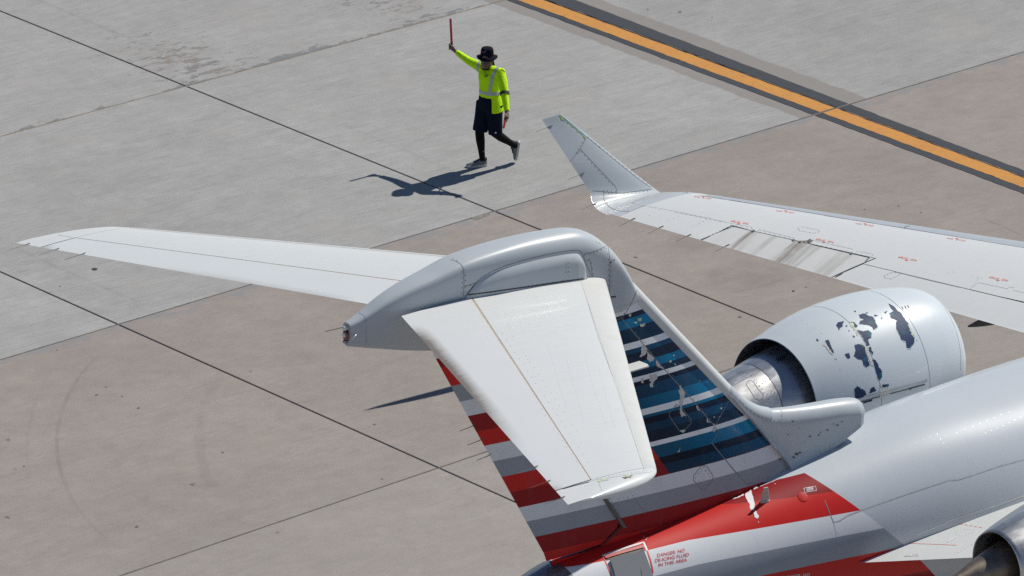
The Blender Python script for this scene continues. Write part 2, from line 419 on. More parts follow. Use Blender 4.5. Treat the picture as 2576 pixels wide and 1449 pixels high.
def circ3(a, b, c):
    A = np.array([b-a, c-a])*2; r = np.array([b@b-a@a, c@c-a@a]); o = np.linalg.solve(A, r); return o, np.linalg.norm(o-a)
Q3 = zone(0, 1400, .8152); Q1 = zone(0, 0, .5521)
def slab_mat(name, tine_rot, tine_amt, grey):
    t = NT(name); v = t.co(); oi = t.n('ShaderNodeObjectInfo'); base = oi.outputs['Color']
    X, Y, Z = t.xyz(v)
    big = t.noise(v, .35, 4, .6); med = t.noise(t.mapv(v, rot=(0, 0, tine_rot), scale=(.7, 1.2, 1)), 1.8, 7, .7); fine = t.noise(v, 75, 3, .8); grit = t.noise(v, 34, 4, .75)
    tn = t.noise(t.mapv(v, rot=(0, 0, tine_rot), scale=(1.6, 55, 1)), 1.0, 3, .6); tn2 = t.noise(t.mapv(v, rot=(0, 0, tine_rot+.35), scale=(.35, 22, 1)), 1.2, 3, .6)
    f = t.math('MULTIPLY', t.rng(big, .3, .7, .92, 1.08), t.math('MULTIPLY', t.rng(med, .25, .75, .90, 1.10), t.rng(t.noise(v, 4.5, 8, .75), .3, .7, .91, 1.08)))
    f = t.math('MULTIPLY', f, t.rng(fine, .25, .75, .70, 1.28)); f = t.math('MULTIPLY', f, t.rng(grit, .25, .75, .86, 1.13))
    f = t.math('MULTIPLY', f, t.rng(tn, .34, .62, 1-tine_amt, 1+tine_amt*.3)); f = t.math('MULTIPLY', f, t.rng(tn2, .55, .8, 1.0, 1-tine_amt*.8))
    comb = t.n('ShaderNodeCombineColor')
    for i in range(3): t.link(f, comb.inputs[i])
    c = t.mix(1.0, base, comb.outputs[0], 'MULTIPLY')
    # warm dust drift and old oil stains
    dust = t.noise(v, .8, 5, .6); c = t.mix(t.rng(dust, .55, .75, 0, .35), c, (.36, .30, .27, 1) if not grey else (.37, .34, .31, 1))
    oil = t.noise(t.mapv(v, loc=(3.1, 7.7, 0), scale=(.8, 1.5, 1)), 1.3, 7, .72); c = t.mix(t.rng(oil, .655 if not grey else .71, .75, 0, .42), c, (.13, .13, .13, 1))
    vo = t.n('ShaderNodeTexVoronoi'); t.link(v, vo.inputs['Vector']); vo.inputs['Scale'].default_value = 1.7; cr, cg, cb_ = (t.n('ShaderNodeSeparateColor'),)*3
    t.link(vo.outputs['Color'], cr.inputs[0]); rad = t.rng(cr.outputs[0], .45, 1.0, 0, .055 if not grey else .03)
    wob = t.math('ADD', vo.outputs['Distance'], t.math('MULTIPLY', t.math('SUBTRACT', t.noise(v, 30, 3), .5), .06))
    c = t.mix(t.math('MULTIPLY', t.math('LESS_THAN', wob, rad), t.rng(cr.outputs[1], .2, 1, .25, .8)), c, (.045, .05, .052, 1))
    # fine scratches left by dragged equipment
    for an, off_, am_ in ((.9, 2.3, .35), (-.55, 9.1, .30), (2.2, 5.7, .30)):
        sn = t.noise(t.mapv(v, loc=(off_, off_*1.7, 0), rot=(0, 0, an), scale=(.22, 9, 1)), 1.1, 2, .5); c = t.mix(t.math('MULTIPLY', t.rng(t.math('ABSOLUTE', t.math('SUBTRACT', sn, .5)), 0, .006, am_, 0), t.rng(big, .45, .6)), c, (.17, .165, .16, 1))
    # tyre scuffs
    arcs = [([Q3(1100, 100), Q3(980, 380), Q3(1050, 690)], .08, .20), ([Q3(430, 80), Q3(285, 380), Q3(340, 700)], .035, .34), ([Q3(250, 100), Q3(140, 400), Q3(137, 600)], .03, .16), ([Q3(330, 690), Q3(400, 800), Q3(520, 925)], .03, .22),
            ([Z2(490, 1090), Z2(1000, 970), Z2(1340, 890)], .06, .35), ([Z2(640, 1215), Z2(1000, 1140), Z2(1350, 1040)], .05, .22), ([E1(150, 820), E1(420, 930), E1(780, 1080)], .05, .16), ([Q1(160, -50), Q1(800, 220), Q1(1200, 390)], .05, .2),
            ([E7(120, 215), E7(500, 390), E7(800, 515)], .05, .2), ([E6(2370, 615), E6(2480, 660), E6(2570, 700)], .04, .35), ([E1(950, 545), E1(1250, 600), E1(1645, 695)], .03, .16)]
    brk = t.noise(v, 3.0, 4, .7)
    for pts, wd, am in arcs:
        P3 = [onZ(p, 0)[:2] for p in pts]; o, r = circ3(*P3)
        ctr = (P3[0]+P3[2])/2; half = np.linalg.norm(P3[0]-P3[2])*.62
        dx = t.math('SUBTRACT', X, float(o[0])); dy = t.math('SUBTRACT', Y, float(o[1]))
        L = t.math('SQRT', t.math('ADD', t.math('MULTIPLY', dx, dx), t.math('MULTIPLY', dy, dy)))
        d = t.math('ABSOLUTE', t.math('SUBTRACT', L, float(r)))
        ex = t.math('SUBTRACT', X, float(ctr[0])); ey = t.math('SUBTRACT', Y, float(ctr[1])); EL = t.math('SQRT', t.math('ADD', t.math('MULTIPLY', ex, ex), t.math('MULTIPLY', ey, ey)))
        am *= .78
        k = t.math('MULTIPLY', t.rng(d, wd*.4, wd, am, 0), t.rng(EL, half*.7, half, 1, 0)); k = t.math('MULTIPLY', k, t.rng(brk, .35, .6, .25, 1))
        c = t.mix(k, c, (.12, .12, .125, 1))
    def ldist(L):
        a, d = L; n_ = np.array([-d[1], d[0]])
        if n_[1] < 0: n_ = -n_
        return t.math('ADD', t.math('MULTIPLY', t.math('SUBTRACT', X, float(a[0])), float(n_[0])), t.math('MULTIPLY', t.math('SUBTRACT', Y, float(a[1])), float(n_[1])))
    ragged = t.noise(t.mapv(v, rot=(0, 0, -.04), scale=(1, 2.2, 1)), 3.2, 8, .78)
    if grey:   # spalled skin north of the first joint, scaled patches by its corner, sealed band along the painted line
        d1 = ldist(Aln[1]); sp = t.math('MULTIPLY', t.math('GREATER_THAN', d1, 0), t.math('LESS_THAN', d1, t.math('SUBTRACT', t.math('MULTIPLY', t.math('MULTIPLY', t.rng(ragged, .40, .72), .52), t.math('MULTIPLY', t.rng(t.noise(v, .9, 3, .6), .36, .6, .25, 1), t.rng(X, 15.6, 16.2, .45, 1))), .03)))
        c = t.mix(t.math('MULTIPLY', sp, .8), c, (.17, .175, .185, 1))
        for ctr, rx, ry, am, th in ((Q1(1400, 450), .85, 1.7, .8, .535), (Q1(1150, 300), .5, .6, .6, .58), (E1(480, 40), .7, .7, .7, .55), (E1(150, 20), .8, .5, .6, .57)):
            o = onZ(ctr, 0); dx = t.math('DIVIDE', t.math('SUBTRACT', X, float(o[0])), rx); dy = t.math('DIVIDE', t.math('SUBTRACT', Y, float(o[1])), ry)
            L = t.math('SQRT', t.math('ADD', t.math('MULTIPLY', dx, dx), t.math('MULTIPLY', dy, dy)))
            k = t.math('MULTIPLY', t.math('GREATER_THAN', t.math('SUBTRACT', ragged, t.math('MULTIPLY', L, .10)), th-.045), t.math('MULTIPLY', t.math('GREATER_THAN', d1, 0), am))
            c = t.mix(k, c, t.mix(t.rng(med, .4, .6), (.24, .20, .17, 1), (.17, .165, .16, 1)))
        yl = ldist2 = None
        a = np.array([21.503, 22.487]); b = np.array([21.946, 12.928]); dv = (b-a)/np.linalg.norm(b-a); nn = np.array([-dv[1], dv[0]])
        s = t.math('ADD', t.math('MULTIPLY', t.math('SUBTRACT', X, float(a[0]+.25*nn[0])), float(nn[0])), t.math('MULTIPLY', t.math('SUBTRACT', Y, float(a[1]+.25*nn[1])), float(nn[1])))
        s = t.math('ABSOLUTE', s); s = t.math('ADD', s, t.math('MULTIPLY', t.math('SUBTRACT', t.noise(v, 2.5, 5, .6), .5), .16))
        c = t.mix(t.rng(s, .59, .62, .75, 0), c, (.235, .21, .195, 1))
    else:      # patches of grey mortar along the joint
        d2 = ldist(Aln[2]); dn = t.math('MULTIPLY', d2, -1.0)
        sp = t.math('MULTIPLY', t.math('GREATER_THAN', dn, 0), t.math('LESS_THAN', dn, t.math('SUBTRACT', t.math('MULTIPLY', t.rng(ragged, .46, .72), .75), .05)))
        c = t.mix(t.math('MULTIPLY', sp, .65), c, (.225, .235, .25, 1))
        d3 = ldist(Aln[3]); sp3 = t.math('MULTIPLY', t.rng(d3, 0, 1.1, .4, 0), t.rng(ragged, .42, .6)); c = t.mix(sp3, c, (.30, .30, .29, 1))
    h = t.math('ADD', t.math('MULTIPLY', tn, .6), t.math('ADD', t.math('MULTIPLY', fine, .5), t.math('MULTIPLY', grit, .5)))
    t.bump(h, .35, .006)
    return t.fin(c, .88, 0, 0, spec=.25)
M_slabg = slab_mat('brushed_grey_concrete', math.radians(10), .13, True)
M_slabb = slab_mat('stained_brown_concrete', math.radians(62), .055, False)
M_ground = simple('far_concrete', (.30, .28, .27), .9, var=.12, scale=.4)
M_sealB = simple('black_joint_sealant', (.025, .025, .027), .7, var=.25, scale=12)
M_sealA = simple('tan_joint_filler', (.22, .17, .115), .85, var=.35, scale=9)
M_sealD = simple('dusty_joint_filler', (.13, .115, .10), .9, var=.35, scale=9)

g = MB(); g.add([(-700, -700, -.06), (900, -700, -.06), (900, 1100, -.06), (-700, 1100, -.06)], [(0, 1, 2, 3)])
apron = mk('apron', g, M_ground, None, 0); apron['kind'] = 'structure'
GAP = .013
aks = sorted(Aln); bks = sorted(Bln)
tint_r = np.random.default_rng(3)
for i in range(len(aks)-1):
    for j in range(len(bks)-1):
        k, b = aks[i], bks[j]
        C4 = [isect(Aln[k], Bln[b]), isect(Aln[k], Bln[b+1]), isect(Aln[k+1], Bln[b+1]), isect(Aln[k+1], Bln[b])]
        ctr = sum(C4)/4; inner = []
        for q in range(4):
            p = C4[q]; e1 = C4[(q+1) % 4]-p; e2 = C4[q-1]-p; e1 /= np.linalg.norm(e1); e2 /= np.linalg.norm(e2)
            inner.append(p+(e1+e2)*GAP)
        be = [p+(ctr-p)/np.linalg.norm(ctr-p)*.010 for p in inner]
        m = MB(); vs = [(*p, -.05) for p in inner]+[(*p, -.004) for p in inner]+[(*p, 0) for p in be]
        fs = [(8, 9, 10, 11)]+[(q, (q+1) % 4, 4+(q+1) % 4, 4+q) for q in range(4)]+[(4+q, 4+(q+1) % 4, 8+(q+1) % 4, 8+q) for q in range(4)]
        m.add(vs, fs)
        grey = k <= 1
        o = mk('concrete_slab', m, M_slabg if grey else M_slabb, apron, 0)
        f = tint_r.normal(1, .03)
        base = (.346, .342, .336) if k <= 1 else (.296, .261, .238)
        if k >= 3: base = (.313, .278, .255)
        if k == 0: base = (.344, .338, .332)
        o.color = (base[0]*f, base[1]*f, base[2]*f, 1)
def strip(L, s0, s1, wd, z, name, mat, parent, off=0.0, n=40, wob=0.0):
    a, d = L; nn = np.array([-d[1], d[0]]); m = MB(); loops = []
    for s in np.linspace(s0, s1, n):
        p = a+d*s+nn*off; q = wd/2*(1+wob*math.sin(s*7.1)*.5+wob*math.sin(s*3.3+1))
        loops.append([(*(p-nn*q), z), (*(p+nn*q), z)])
    m.loft(loops, False, False, False); return mk(name, m, mat, parent, 0)
for k in aks: strip(Aln[k], -40, 60, .03, -.005 if k == 1 else -.008, 'joint_sealant', M_sealA if k == 1 else M_sealD, apron, n=3)
for b in bks: strip(Bln[b], -40, 50, .03, -.011, 'joint_sealant', M_sealB, apron, n=3)
# painted lead-in line, one length per slab
t = NT('worn_yellow_line_paint'); v = t.co(); a = t.noise(v, 14, 6, .7); b = t.noise(v, 60, 3, .6); d = t.noise(v, 2.2, 5, .65)
c = t.mix(t.rng(d, .4, .7, 0, .5), (.56, .245, .035, 1), (.47, .195, .04, 1)); c = t.mix(t.rng(a, .52, .70, 0, .55), c, (.22, .14, .07, 1)); c = t.mix(t.rng(t.noise(v, 5, 6, .7), .58, .72, 0, .35), c, (.30, .22, .14, 1)); c = t.mix(t.rng(b, .6, .8, 0, .25), c, (.7, .4, .12, 1))
M_yel = t.fin(c, .75)
t = NT('worn_black_line_paint'); v = t.co(); a = t.noise(v, 12, 6, .7); b = t.noise(v, 90, 3, .6)
c = t.mix(t.rng(a, .35, .7), (.018, .022, .030, 1), (.031, .036, .045, 1)); c = t.mix(t.rng(b, .60, .78, 0, .22), c, (.2, .2, .2, 1))
M_blk = t.fin(c, .7)
line = mk('taxi_line', MB().add([(0, 0, -.055), (0.02, 0, -.055), (0.02, .02, -.055)], [(0, 1, 2)]), M_blk, None, 0) if False else None
bandpts = {'kL': ((21.388, 22.575), (21.798, 12.767)), 'yL': ((21.503, 22.487), (21.946, 12.928)), 'yR': ((21.775, 22.262), (22.190, 13.211)), 'rL': ((21.825, 22.262), (22.236, 13.211)), 'kR': ((22.117, 22.014), (22.377, 13.393))}
bl = {k: (np.array(a), (np.array(b)-np.array(a))/np.linalg.norm(np.array(b)-np.array(a))) for k, (a, b) in bandpts.items()}
taxi = bpy.data.objects.new('taxi_line', None); COL.objects.link(taxi); taxi['kind'] = 'structure'; taxi.location = (21.9, 16.7, 0)
for k in range(-2, 7):
    n_, s_ = Aln[k-1] if k-1 in Aln else None, Aln[k]
    if n_ is None: continue
    for L, R, mat, nm in (('kL', 'yL', M_blk, 'black_border'), ('yL', 'yR', M_yel, 'yellow_stripe'), ('rL', 'kR', M_blk, 'black_border')):
        a, b, c_, d = isect(bl[L], n_), isect(bl[R], n_), isect(bl[R], s_), isect(bl[L], s_)
        def ins(p, q): return p+(q-p)/np.linalg.norm(q-p)*.022
        a2, b2, c2, d2 = ins(a, d), ins(b, c_), ins(c_, b), ins(d, a); rr = np.random.default_rng(k+60)
        n = 60; lp = []
        for i in range(n+1):
            s = i/n; p = a2+(d2-a2)*s; q = b2+(c2-b2)*s
            jl, jr = rr.normal(0, .0045, 2); lp.append([(p[0]+jl, p[1], .004), (q[0]+jr, q[1], .004)])
        mk(nm, MB().loft(lp, False, False, False), mat, taxi, 0)
# ================================================================== AIRLINER
jet = thing('airliner', 'silver twin-engine regional jet with red, white and blue striped tail, parked on the apron', 'airliner', (12, 0, 0))
def tab(xs, ys, n=400):
    """smooth table through points"""
    P = smoothpts([np.array([a, b]) for a, b in zip(xs, ys)], 24); P = np.array(P); o = np.argsort(P[:, 0]); return P[o, 0], P[o, 1]
def naca(u, t): return 5*t*(.2969*np.sqrt(u)-.1260*u-.3516*u*u+.2843*u**3-.1036*u**4)
def cosp(a, b, n): return a+(b-a)*.5*(1-np.cos(np.linspace(0, math.pi, n)))
def foil(LE, TE, nrm, t, u0=0.0, u1=1.0, n=18, camber=0.0, tk=None):
    """closed aerofoil loop between chord fractions u0..u1; upper surface first"""
    LE, TE, nrm = np.array(LE, float), np.array(TE, float), np.array(nrm, float); c = np.linalg.norm(TE-LE)
    us = cosp(0, 1, 2*n)if u0 == 0 and u1 == 1 else None
    us = u0+(u1-u0)*(1-np.cos(np.linspace(0, math.pi/2, n))) if u0 == 0 else np.linspace(u0, u1, n)
    if u0 == 0 and u1 == 1: us = cosp(0, 1, n)
    up = [LE+(TE-LE)*u+nrm*(c*(naca(u, t)*(1.0)+camber*4*u*(1-u))) for u in us]
    lo = [LE+(TE-LE)*u-nrm*(c*(naca(u, t)*(1.0)-camber*4*u*(1-u))) for u in us]
    return list(reversed(up))+(lo[1:] if u0 == 0 else lo)

# ---------------- fuselage
XS = [1.9, 2.2, 2.7, 3.2, 3.5, 4, 5, 6, 7, 8, 9, 10, 11, 12, 14, 18, 22, 25, 27, 28.4, 29.4, 30.0, 30.25]
RS = [.14, .20, .29, .37, .42, .50, .61, .72, .845, .985, 1.13, 1.26, 1.325, 1.345, 1.345, 1.345, 1.345, 1.345, 1.30, 1.12, .80, .42, .08]
ZT = [3.42, 3.55, 3.76, 3.92, 3.99, 4.05, 4.13, 4.24, 4.36, 4.46, 4.49, 4.50, 4.48, 4.45, 4.38, 4.24, 4.10, 3.99, 3.86, 3.50, 3.02, 2.55, 2.18]
fx, fR = tab(XS, RS); fx2, fT = tab(XS, ZT)
def fuseR(x): return np.interp(x, fx, fR)
def fuseZ(x): return np.interp(x, fx2, fT)-fuseR(x)
def ring(x, n=112):
    R, zc = float(fuseR(x)), float(fuseZ(x)); return [(x, R*math.sin(a), zc+R*math.cos(a)) for a in np.linspace(0, 2*math.pi, n, endpoint=False)]
m = MB().loft([ring(x) for x in np.concatenate([np.linspace(3.51, 12, 110), np.linspace(12.3, 30.25, 50)])], cap0=True)
fus = mk('fuselage', m, M_fus, jet, 60, surf='fus')
m = MB().loft([ring(x) for x in np.linspace(2.35, 3.507, 16)], cap0=False, cap1=False)
M_apu = simple('sooty_exhaust_shroud', (.20, .215, .24), .42, .75, var=.35, scale=6, stretch=(.4, 2, 2))
apu = mk('auxiliary_exhaust_shroud', m, M_apu, jet, 60, surf='apu')
rr = [[(x, .19*k*math.sin(a), fuseZ(2.35)+.19*k*math.cos(a)) for a in np.linspace(0, 2*math.pi, 40, endpoint=False)] for x, k in ((2.353, 1.17), (2.352, .9), (2.9, .85))]
mk('exhaust_pipe', MB().loft(rr, cap0=False), M_plug, apu, 60)

# ---------------- fin and rudder
def finLE(z): return 5.70+(5.33-z)*.925
def finTE(z): return 3.384+(4.03-z)*.579
def finH(z): return 4.254+(4.239-z)*.70
FT = .082
def finsec(z, xa, xb, n=26):
    L, T = finLE(z), finTE(z); ch = L-T; ua, ub = (L-xa)/ch, (L-xb)/ch
    us = ua+(ub-ua)*(1-np.cos(np.linspace(0, math.pi/2, n))) if ua < .01 else np.linspace(ua, ub, n)
    up = [(L-u*ch, ch*naca(u, FT), z) for u in us]; lo = [(L-u*ch, -ch*naca(u, FT), z) for u in us]
    return list(reversed(up))+(lo[1:] if ua < .01 else lo)
zs = np.concatenate([[3.9, 4.030, 4.034], np.linspace(4.078, 4.245, 6), np.linspace(4.30, 6.72, 36)])
def finR(z): return finH(z)+.025 if z > 4.2449 else (3.42 if z < 4.032 else 4.03+max(0, z-4.078)/.167*(finH(4.245)+.025-4.03))
fin = mk('tail_fin', MB().loft([finsec(z, finLE(z), finR(z)) for z in zs]), M_fin, jet, 40, surf='fin')
rl = []
for z in np.linspace(4.078, 6.62, 40):
    xf = finH(z) if z > 4.245 else 4.01+(z-4.078)/(4.245-4.078)*(finH(4.245)-4.01)
    rl.append(finsec(z, xf, finTE(z), 16))
for i, p in enumerate(rl[0]): rl[0][i] = (p[0], p[1], 4.045+.05*(p[0]-3.35))
rud = mk('rudder', MB().loft(rl), M_fin, jet, 40, surf='rud')
mk('hinge_gap', MB().loft([[(finH(z)+.03, -.105, z), (finH(z)+.03, .105, z), (finH(z)-.012, .105, z), (finH(z)-.012, -.105, z)] for z in (4.2, 6.6)]), M_soot, fin, 0)
# rounded leading edge cap running down into the ram-air scoop
lec = [(finLE(z)-.055, 0, z-.01) for z in np.linspace(6.75, 5.22, 26)]
mk('leading_edge_cap', MB().tube(lec, [.085+.0*i for i in range(len(lec))], 22, sq=1.0), M_white, fin, 60, surf='lec')
sc_top = [(5.66, 5.395), (5.79, 5.26), (5.93, 5.14), (6.12, 5.025), (6.39, 4.94), (6.77, 4.885), (7.14, 4.845), (7.33, 4.815), (7.44, 4.785), (7.485, 4.745), (7.50, 4.70)]
sc_r = [.088, .090, .094, .10, .110, .124, .132, .134, .128, .112, .075]
pts = smoothpts([np.array([a, 0, b-r]) for (a, b), r in zip(sc_top, sc_r)], 5); rad = [float(q) for q in np.interp(np.linspace(0, 1, len(pts)), np.linspace(0, 1, len(sc_r)), sc_r)]
pts_s = [p for p in pts if p[0] < 6.25]; m = MB().tube(pts_s, rad[:len(pts_s)], 26); scoop = mk('ram_air_scoop', m, M_fair, jet, 60, surf='scoop')
m = MB().tube([np.array([7.509, 0, 4.64]), np.array([7.35, 0, 4.65])], [.035, .03], 20); mk('scoop_inlet', m, M_dark, scoop, 60)
web = []
stx = np.array([p[0] for p in sc_top[:-1]]+[7.505]); stz = np.array([p[1] for p in sc_top[:-1]]+[4.66]); bx_, bz_ = tab(stx, stz)
for x in np.concatenate([np.linspace(5.64, 7.36, 44), np.linspace(7.38, 7.505, 12)]):
    zt = np.interp(x, bx_, bz_)-np.interp(x, [5.64, 6.1, 6.4], [.05, .02, .0]); zb = float(fuseZ(x)+fuseR(x))-.03
    if x < 6.45: zb = max(zb, min(zt-.06, 5.068-(x-5.84)*1.19))
    if x > 7.0: zb = max(zb, np.interp(x, [7.0, 7.30, 7.44, 7.505], [4.33, 4.47, 4.535, 4.61]))
    hw0 = np.interp(x, [5.64, 6.0, 6.4, 6.8, 7.2, 7.40, 7.46, 7.49, 7.505], [.080, .094, .112, .132, .145, .140, .122, .088, .04]); hc_ = min(.14, (zt-zb)*.55); L = []
    for a in np.linspace(0.02, math.pi/2, 12): L.append([x, hw0*math.sin(a), zt-hc_+hc_*math.cos(a)])
    for s_ in np.linspace(.1, 1, 9): z = zt-hc_+(zb-zt+hc_)*s_; L.append([x, hw0*(1-.24*math.sin(s_*math.pi*.6)*np.interp(x, [7.1, 7.4], [1, .2]))+.05*max(0, (s_-.75)/.25)**2*np.interp(x, [6.5, 7.0], [1, 0]), z])
    for q in L:
        u = (finLE(q[2])-x)/(finLE(q[2])-finTE(q[2]))
        if u > .002: q[1] = max(q[1] if u < .1 else 0, (finLE(q[2])-finTE(q[2]))*naca(u, FT)+.004)
    web.append([tuple(q) for q in L]+[(q[0], -q[1], q[2]) for q in reversed(L)])
dors = mk('dorsal_fin', MB().loft(web), M_fair, jet, 60, surf='dors')

# ---------------- bullet fairing over the fin
bt = np.array([(.818, 7.196), (.999, 7.25), (1.267, 7.358), (1.552, 7.436), (1.839, 7.491), (2.11, 7.545), (2.399, 7.572), (2.741, 7.583), (3.085, 7.576), (3.431, 7.548), (3.605, 7.522), (3.745, 7.474), (3.869, 7.404), (3.957, 7.335), (4.064, 7.24), (4.172, 7.118), (4.299, 6.934), (4.43, 6.70)])
bb = np.array([(.818, 6.955), (1.037, 6.886), (1.372, 6.785), (1.662, 6.705), (1.875, 6.655), (2.3, 6.60), (3.0, 6.56), (3.9, 6.52), (4.2, 6.50), (4.43, 6.56)])
bw = np.array([(.818, .058), (.93, .076), (1.3, .118), (1.8, .160), (2.3, .188), (3.0, .205), (3.6, .205), (3.9, .180), (4.15, .145), (4.3, .120), (4.43, .092)])
tx, tz = tab(bt[:, 0], bt[:, 1]); wx, wz = tab(bw[:, 0], bw[:, 1])
loops = []
for x in np.concatenate([np.linspace(.818, 3.6, 60), np.linspace(3.63, 4.43, 34)]):
    zt = np.interp(x, tx, tz); zb = np.interp(x, bb[:, 0], bb[:, 1]); wd = np.interp(x, wx, wz)
    rt = min(wd*np.interp(x, [.8, 2.2, 3.0, 4.43], [.8, .72, .9, 1.0]), (zt-zb)*.5); ee = np.interp(x, [.8, 1.0, 2.2, 3.0, 3.6], [.9, .62, .58, .78, .92]); rb = min(wd*.6, (zt-zb)*.3); nb = np.interp(x, [.8, 1.3, 2.0, 3.2, 4.0, 4.43], [.92, .62, .60, .68, .85, 1.0]); L = []
    for a in np.linspace(0, math.pi/2, 13): L.append((x, wd*math.sin(a)**ee, zt-rt+rt*max(0, math.cos(a))**ee))
    for s in np.linspace(.12, .9, 7): L.append((x, wd*(1+(nb-1)*s), zt-rt+(zb+rb-zt+rt)*s))
    for a in np.linspace(0, math.pi/2, 7): L.append((x, wd*nb*math.cos(a), zb+rb-rb*math.sin(a)))
    L = L+[(p[0], -p[1], p[2]) for p in reversed(L[1:-1])]
    loops.append(L)
bullet = mk('bullet_fairing', MB().loft(loops), M_fair, jet, 45, surf='bul')
# fairing pads at the tailplane roots
pt_x = np.array([2.13, 2.20, 2.324, 2.58, 2.923, 3.268, 3.494, 3.575, 3.63, 3.665]); pt_z = np.array([7.17, 7.25, 7.34, 7.40, 7.405, 7.385, 7.355, 7.30, 7.17, 7.0])
for sg in (-1, 1):
    loops = []
    qx, qz = tab(pt_x, pt_z)
    for x in np.concatenate([np.linspace(2.13, 3.5, 40), np.linspace(3.52, 3.663, 12)]):
        zt = np.interp(x, qx, qz); zb = 6.95; dep = np.interp(x, [2.13, 2.3, 2.6, 3.5, 3.6, 3.665], [.005, .03, .052, .058, .045, .004])
        y0 = np.interp(x, wx, wz)*.97; L = []
        for s in np.linspace(0, 1, 16):
            a = s*math.pi/2; L.append((x, sg*(y0+dep*min(1, (1-(max(0, 1-s*4.0))**2.2))), zt-(zt-zb)*s))
        L2 = [(x, sg*(y0-.05), zb), (x, sg*(y0-.05), zt-.03)]
        loops.append(L+L2)
    mk('tailplane_root_pad', MB().loft(loops), M_fair, bullet, 70, surf='pad' if sg < 0 else 'padL')

# ---------------- tailplane
def sLE(y): return np.array([4.043-.677*abs(y), y, 6.943-.026*abs(y)])
def sTE(y): return np.array([1.406-.324*abs(y), y, 7.202-.066*abs(y)])
def sHu(y):
    xh = 2.289-.439*abs(y); return (sLE(y)[0]-xh)/(sLE(y)[0]-sTE(y)[0])
def snrm(y):
    d = sTE(y)-sLE(y); n_ = np.cross(d, (0, 1, 0)); n_ = -n_ if n_[2] < 0 else n_; return n_/np.linalg.norm(n_)
ST = .088
stab = {}
for sg in (-1, 1):
    ys = np.linspace(.05, 4.01, 16)
    m = MB().loft([foil(sLE(sg*y), sTE(sg*y), snrm(sg*y), ST, 0, sHu(y)-.004, 22) for y in ys])
    tip = []
    for y, lx in ((4.014, 1.325), (4.07, 1.275), (4.13, 1.19), (4.19, 1.06), (4.24, .88), (4.275, .66), (4.30, .40)):
        T = sTE(sg*y); L = sLE(sg*y); k = (L[0]-lx)/(L[0]-T[0]); LL = L+(T-L)*k; LL[0] = lx
        tip.append(foil(LL, T, snrm(sg*y), ST*(1.0 if y < 4.2 else 1.0)*(1.2 if y > 4.1 else 1), 0, 1, 22))
    side = 'R' if sg < 0 else 'L'
    st = mk('tailplane', m, M_white, jet, 40, surf='stab'+side, label='near half of the tailplane' if sg < 0 else 'far half of the tailplane, pointing left')
    stab[sg] = st
    mk('tip_cap', MB().loft(tip), M_white, st, 40, surf='tip'+side)
    e = MB().loft([foil(sLE(sg*y), sTE(sg*y), snrm(sg*y), ST, sHu(y)+.006, 1.0, 12) for y in np.linspace(.17, 4.0, 16)])
    mk('elevator', e, M_elev, st, 40, surf='elev'+side)
    hg = [[sLE(sg*y)+(sTE(sg*y)-sLE(sg*y))*(sHu(y)+.001)+snrm(sg*y)*(naca(sHu(y), ST)*np.linalg.norm(sTE(sg*y)-sLE(sg*y))-.003)+np.array([dx, 0, 0]) for dx in (.021, -.021)] for y in (.17, 3.995)]
    mk('hinge_seal', MB().loft(hg, False, False, False), M_tanseal, st, 0)
    # leading edge skin: paler cream, slightly proud
    le = []
    for y in np.linspace(.2, 3.98, 14):
        f_ = foil(sLE(sg*y), sTE(sg*y), snrm(sg*y), ST*1.012, 0, .135, 12); ctr = sLE(sg*y)+(sTE(sg*y)-sLE(sg*y))*.07
        le.append([p+(p-ctr)/np.linalg.norm(p-ctr)*.0018 for p in f_])
    mk('leading_edge_skin', MB().loft(le), M_cream if sg < 0 else M_worn, st, 40)
    # static dischargers along the tip
    for y in (4.164, 3.824, 3.519):
        T = sTE(sg*y); w_ = MB().tube([T+np.array([.03, 0, .012]), T+np.array([-.03, 0, .006])], [.005, .004], 8); w_.tube([T+np.array([-.03, 0, .006]), T+np.array([-.22, 0, -.004])], .0019, 6)
        mk('static_discharger', w_, M_wick, st, 60)
# tail light cluster
lf = .812
cl = mk('tail_light_housing', MB().loft([[(lf, .047*math.sin(a), 7.078+(.062+.052*abs(math.cos(a))**.5)*math.cos(a)) for a in np.linspace(0, 2*math.pi, 32, endpoint=False)], [(lf+.05, .05*math.sin(a), 7.078+(.062+.055*abs(math.cos(a))**.5)*math.cos(a)) for a in np.linspace(0, 2*math.pi, 32, endpoint=False)]]), M_slat, bullet, 40)
mk('lamp_recess', MB().loft([[(lf-.004, .034*math.sin(a), 7.078+(.05+.045*abs(math.cos(a))**.5)*math.cos(a)) for a in np.linspace(0, 2*math.pi, 32, endpoint=False)], [(lf-.001, .034*math.sin(a), 7.078+(.05+.045*abs(math.cos(a))**.5)*math.cos(a)) for a in np.linspace(0, 2*math.pi, 32, endpoint=False)]]), M_black, bullet, 40)
for nm, z, r, mt in (('white_tail_lamp', 7.145, .022, M_lens), ('beacon_lens', 7.078, .026, M_lens), ('white_tail_lamp', 7.010, .020, M_steel)):
    b_ = MB().tube([(lf, 0, z), (lf-.022, 0, z)], r*1.15, 16); b_.ball((lf-.024, 0, z), r, 14, 8); mk(nm, b_, mt, bullet, 60)
mk('red_beacon', MB().box((lf-.014, -.012, 7.076), (.035, .055, .075)), M_redlens, bullet, 30)
mk('static_discharger', MB().tube([(.82, .02, 7.15), (.60, .06, 7.14)], .0045, 6), M_wick, bullet, 60)
mk('static_discharger', MB().tube([(.86, -.085, 7.085), (.83, -.10, 7.078), (.72, -.11, 7.02)], [.008, .006, .003], 6), M_metal, bullet, 60)

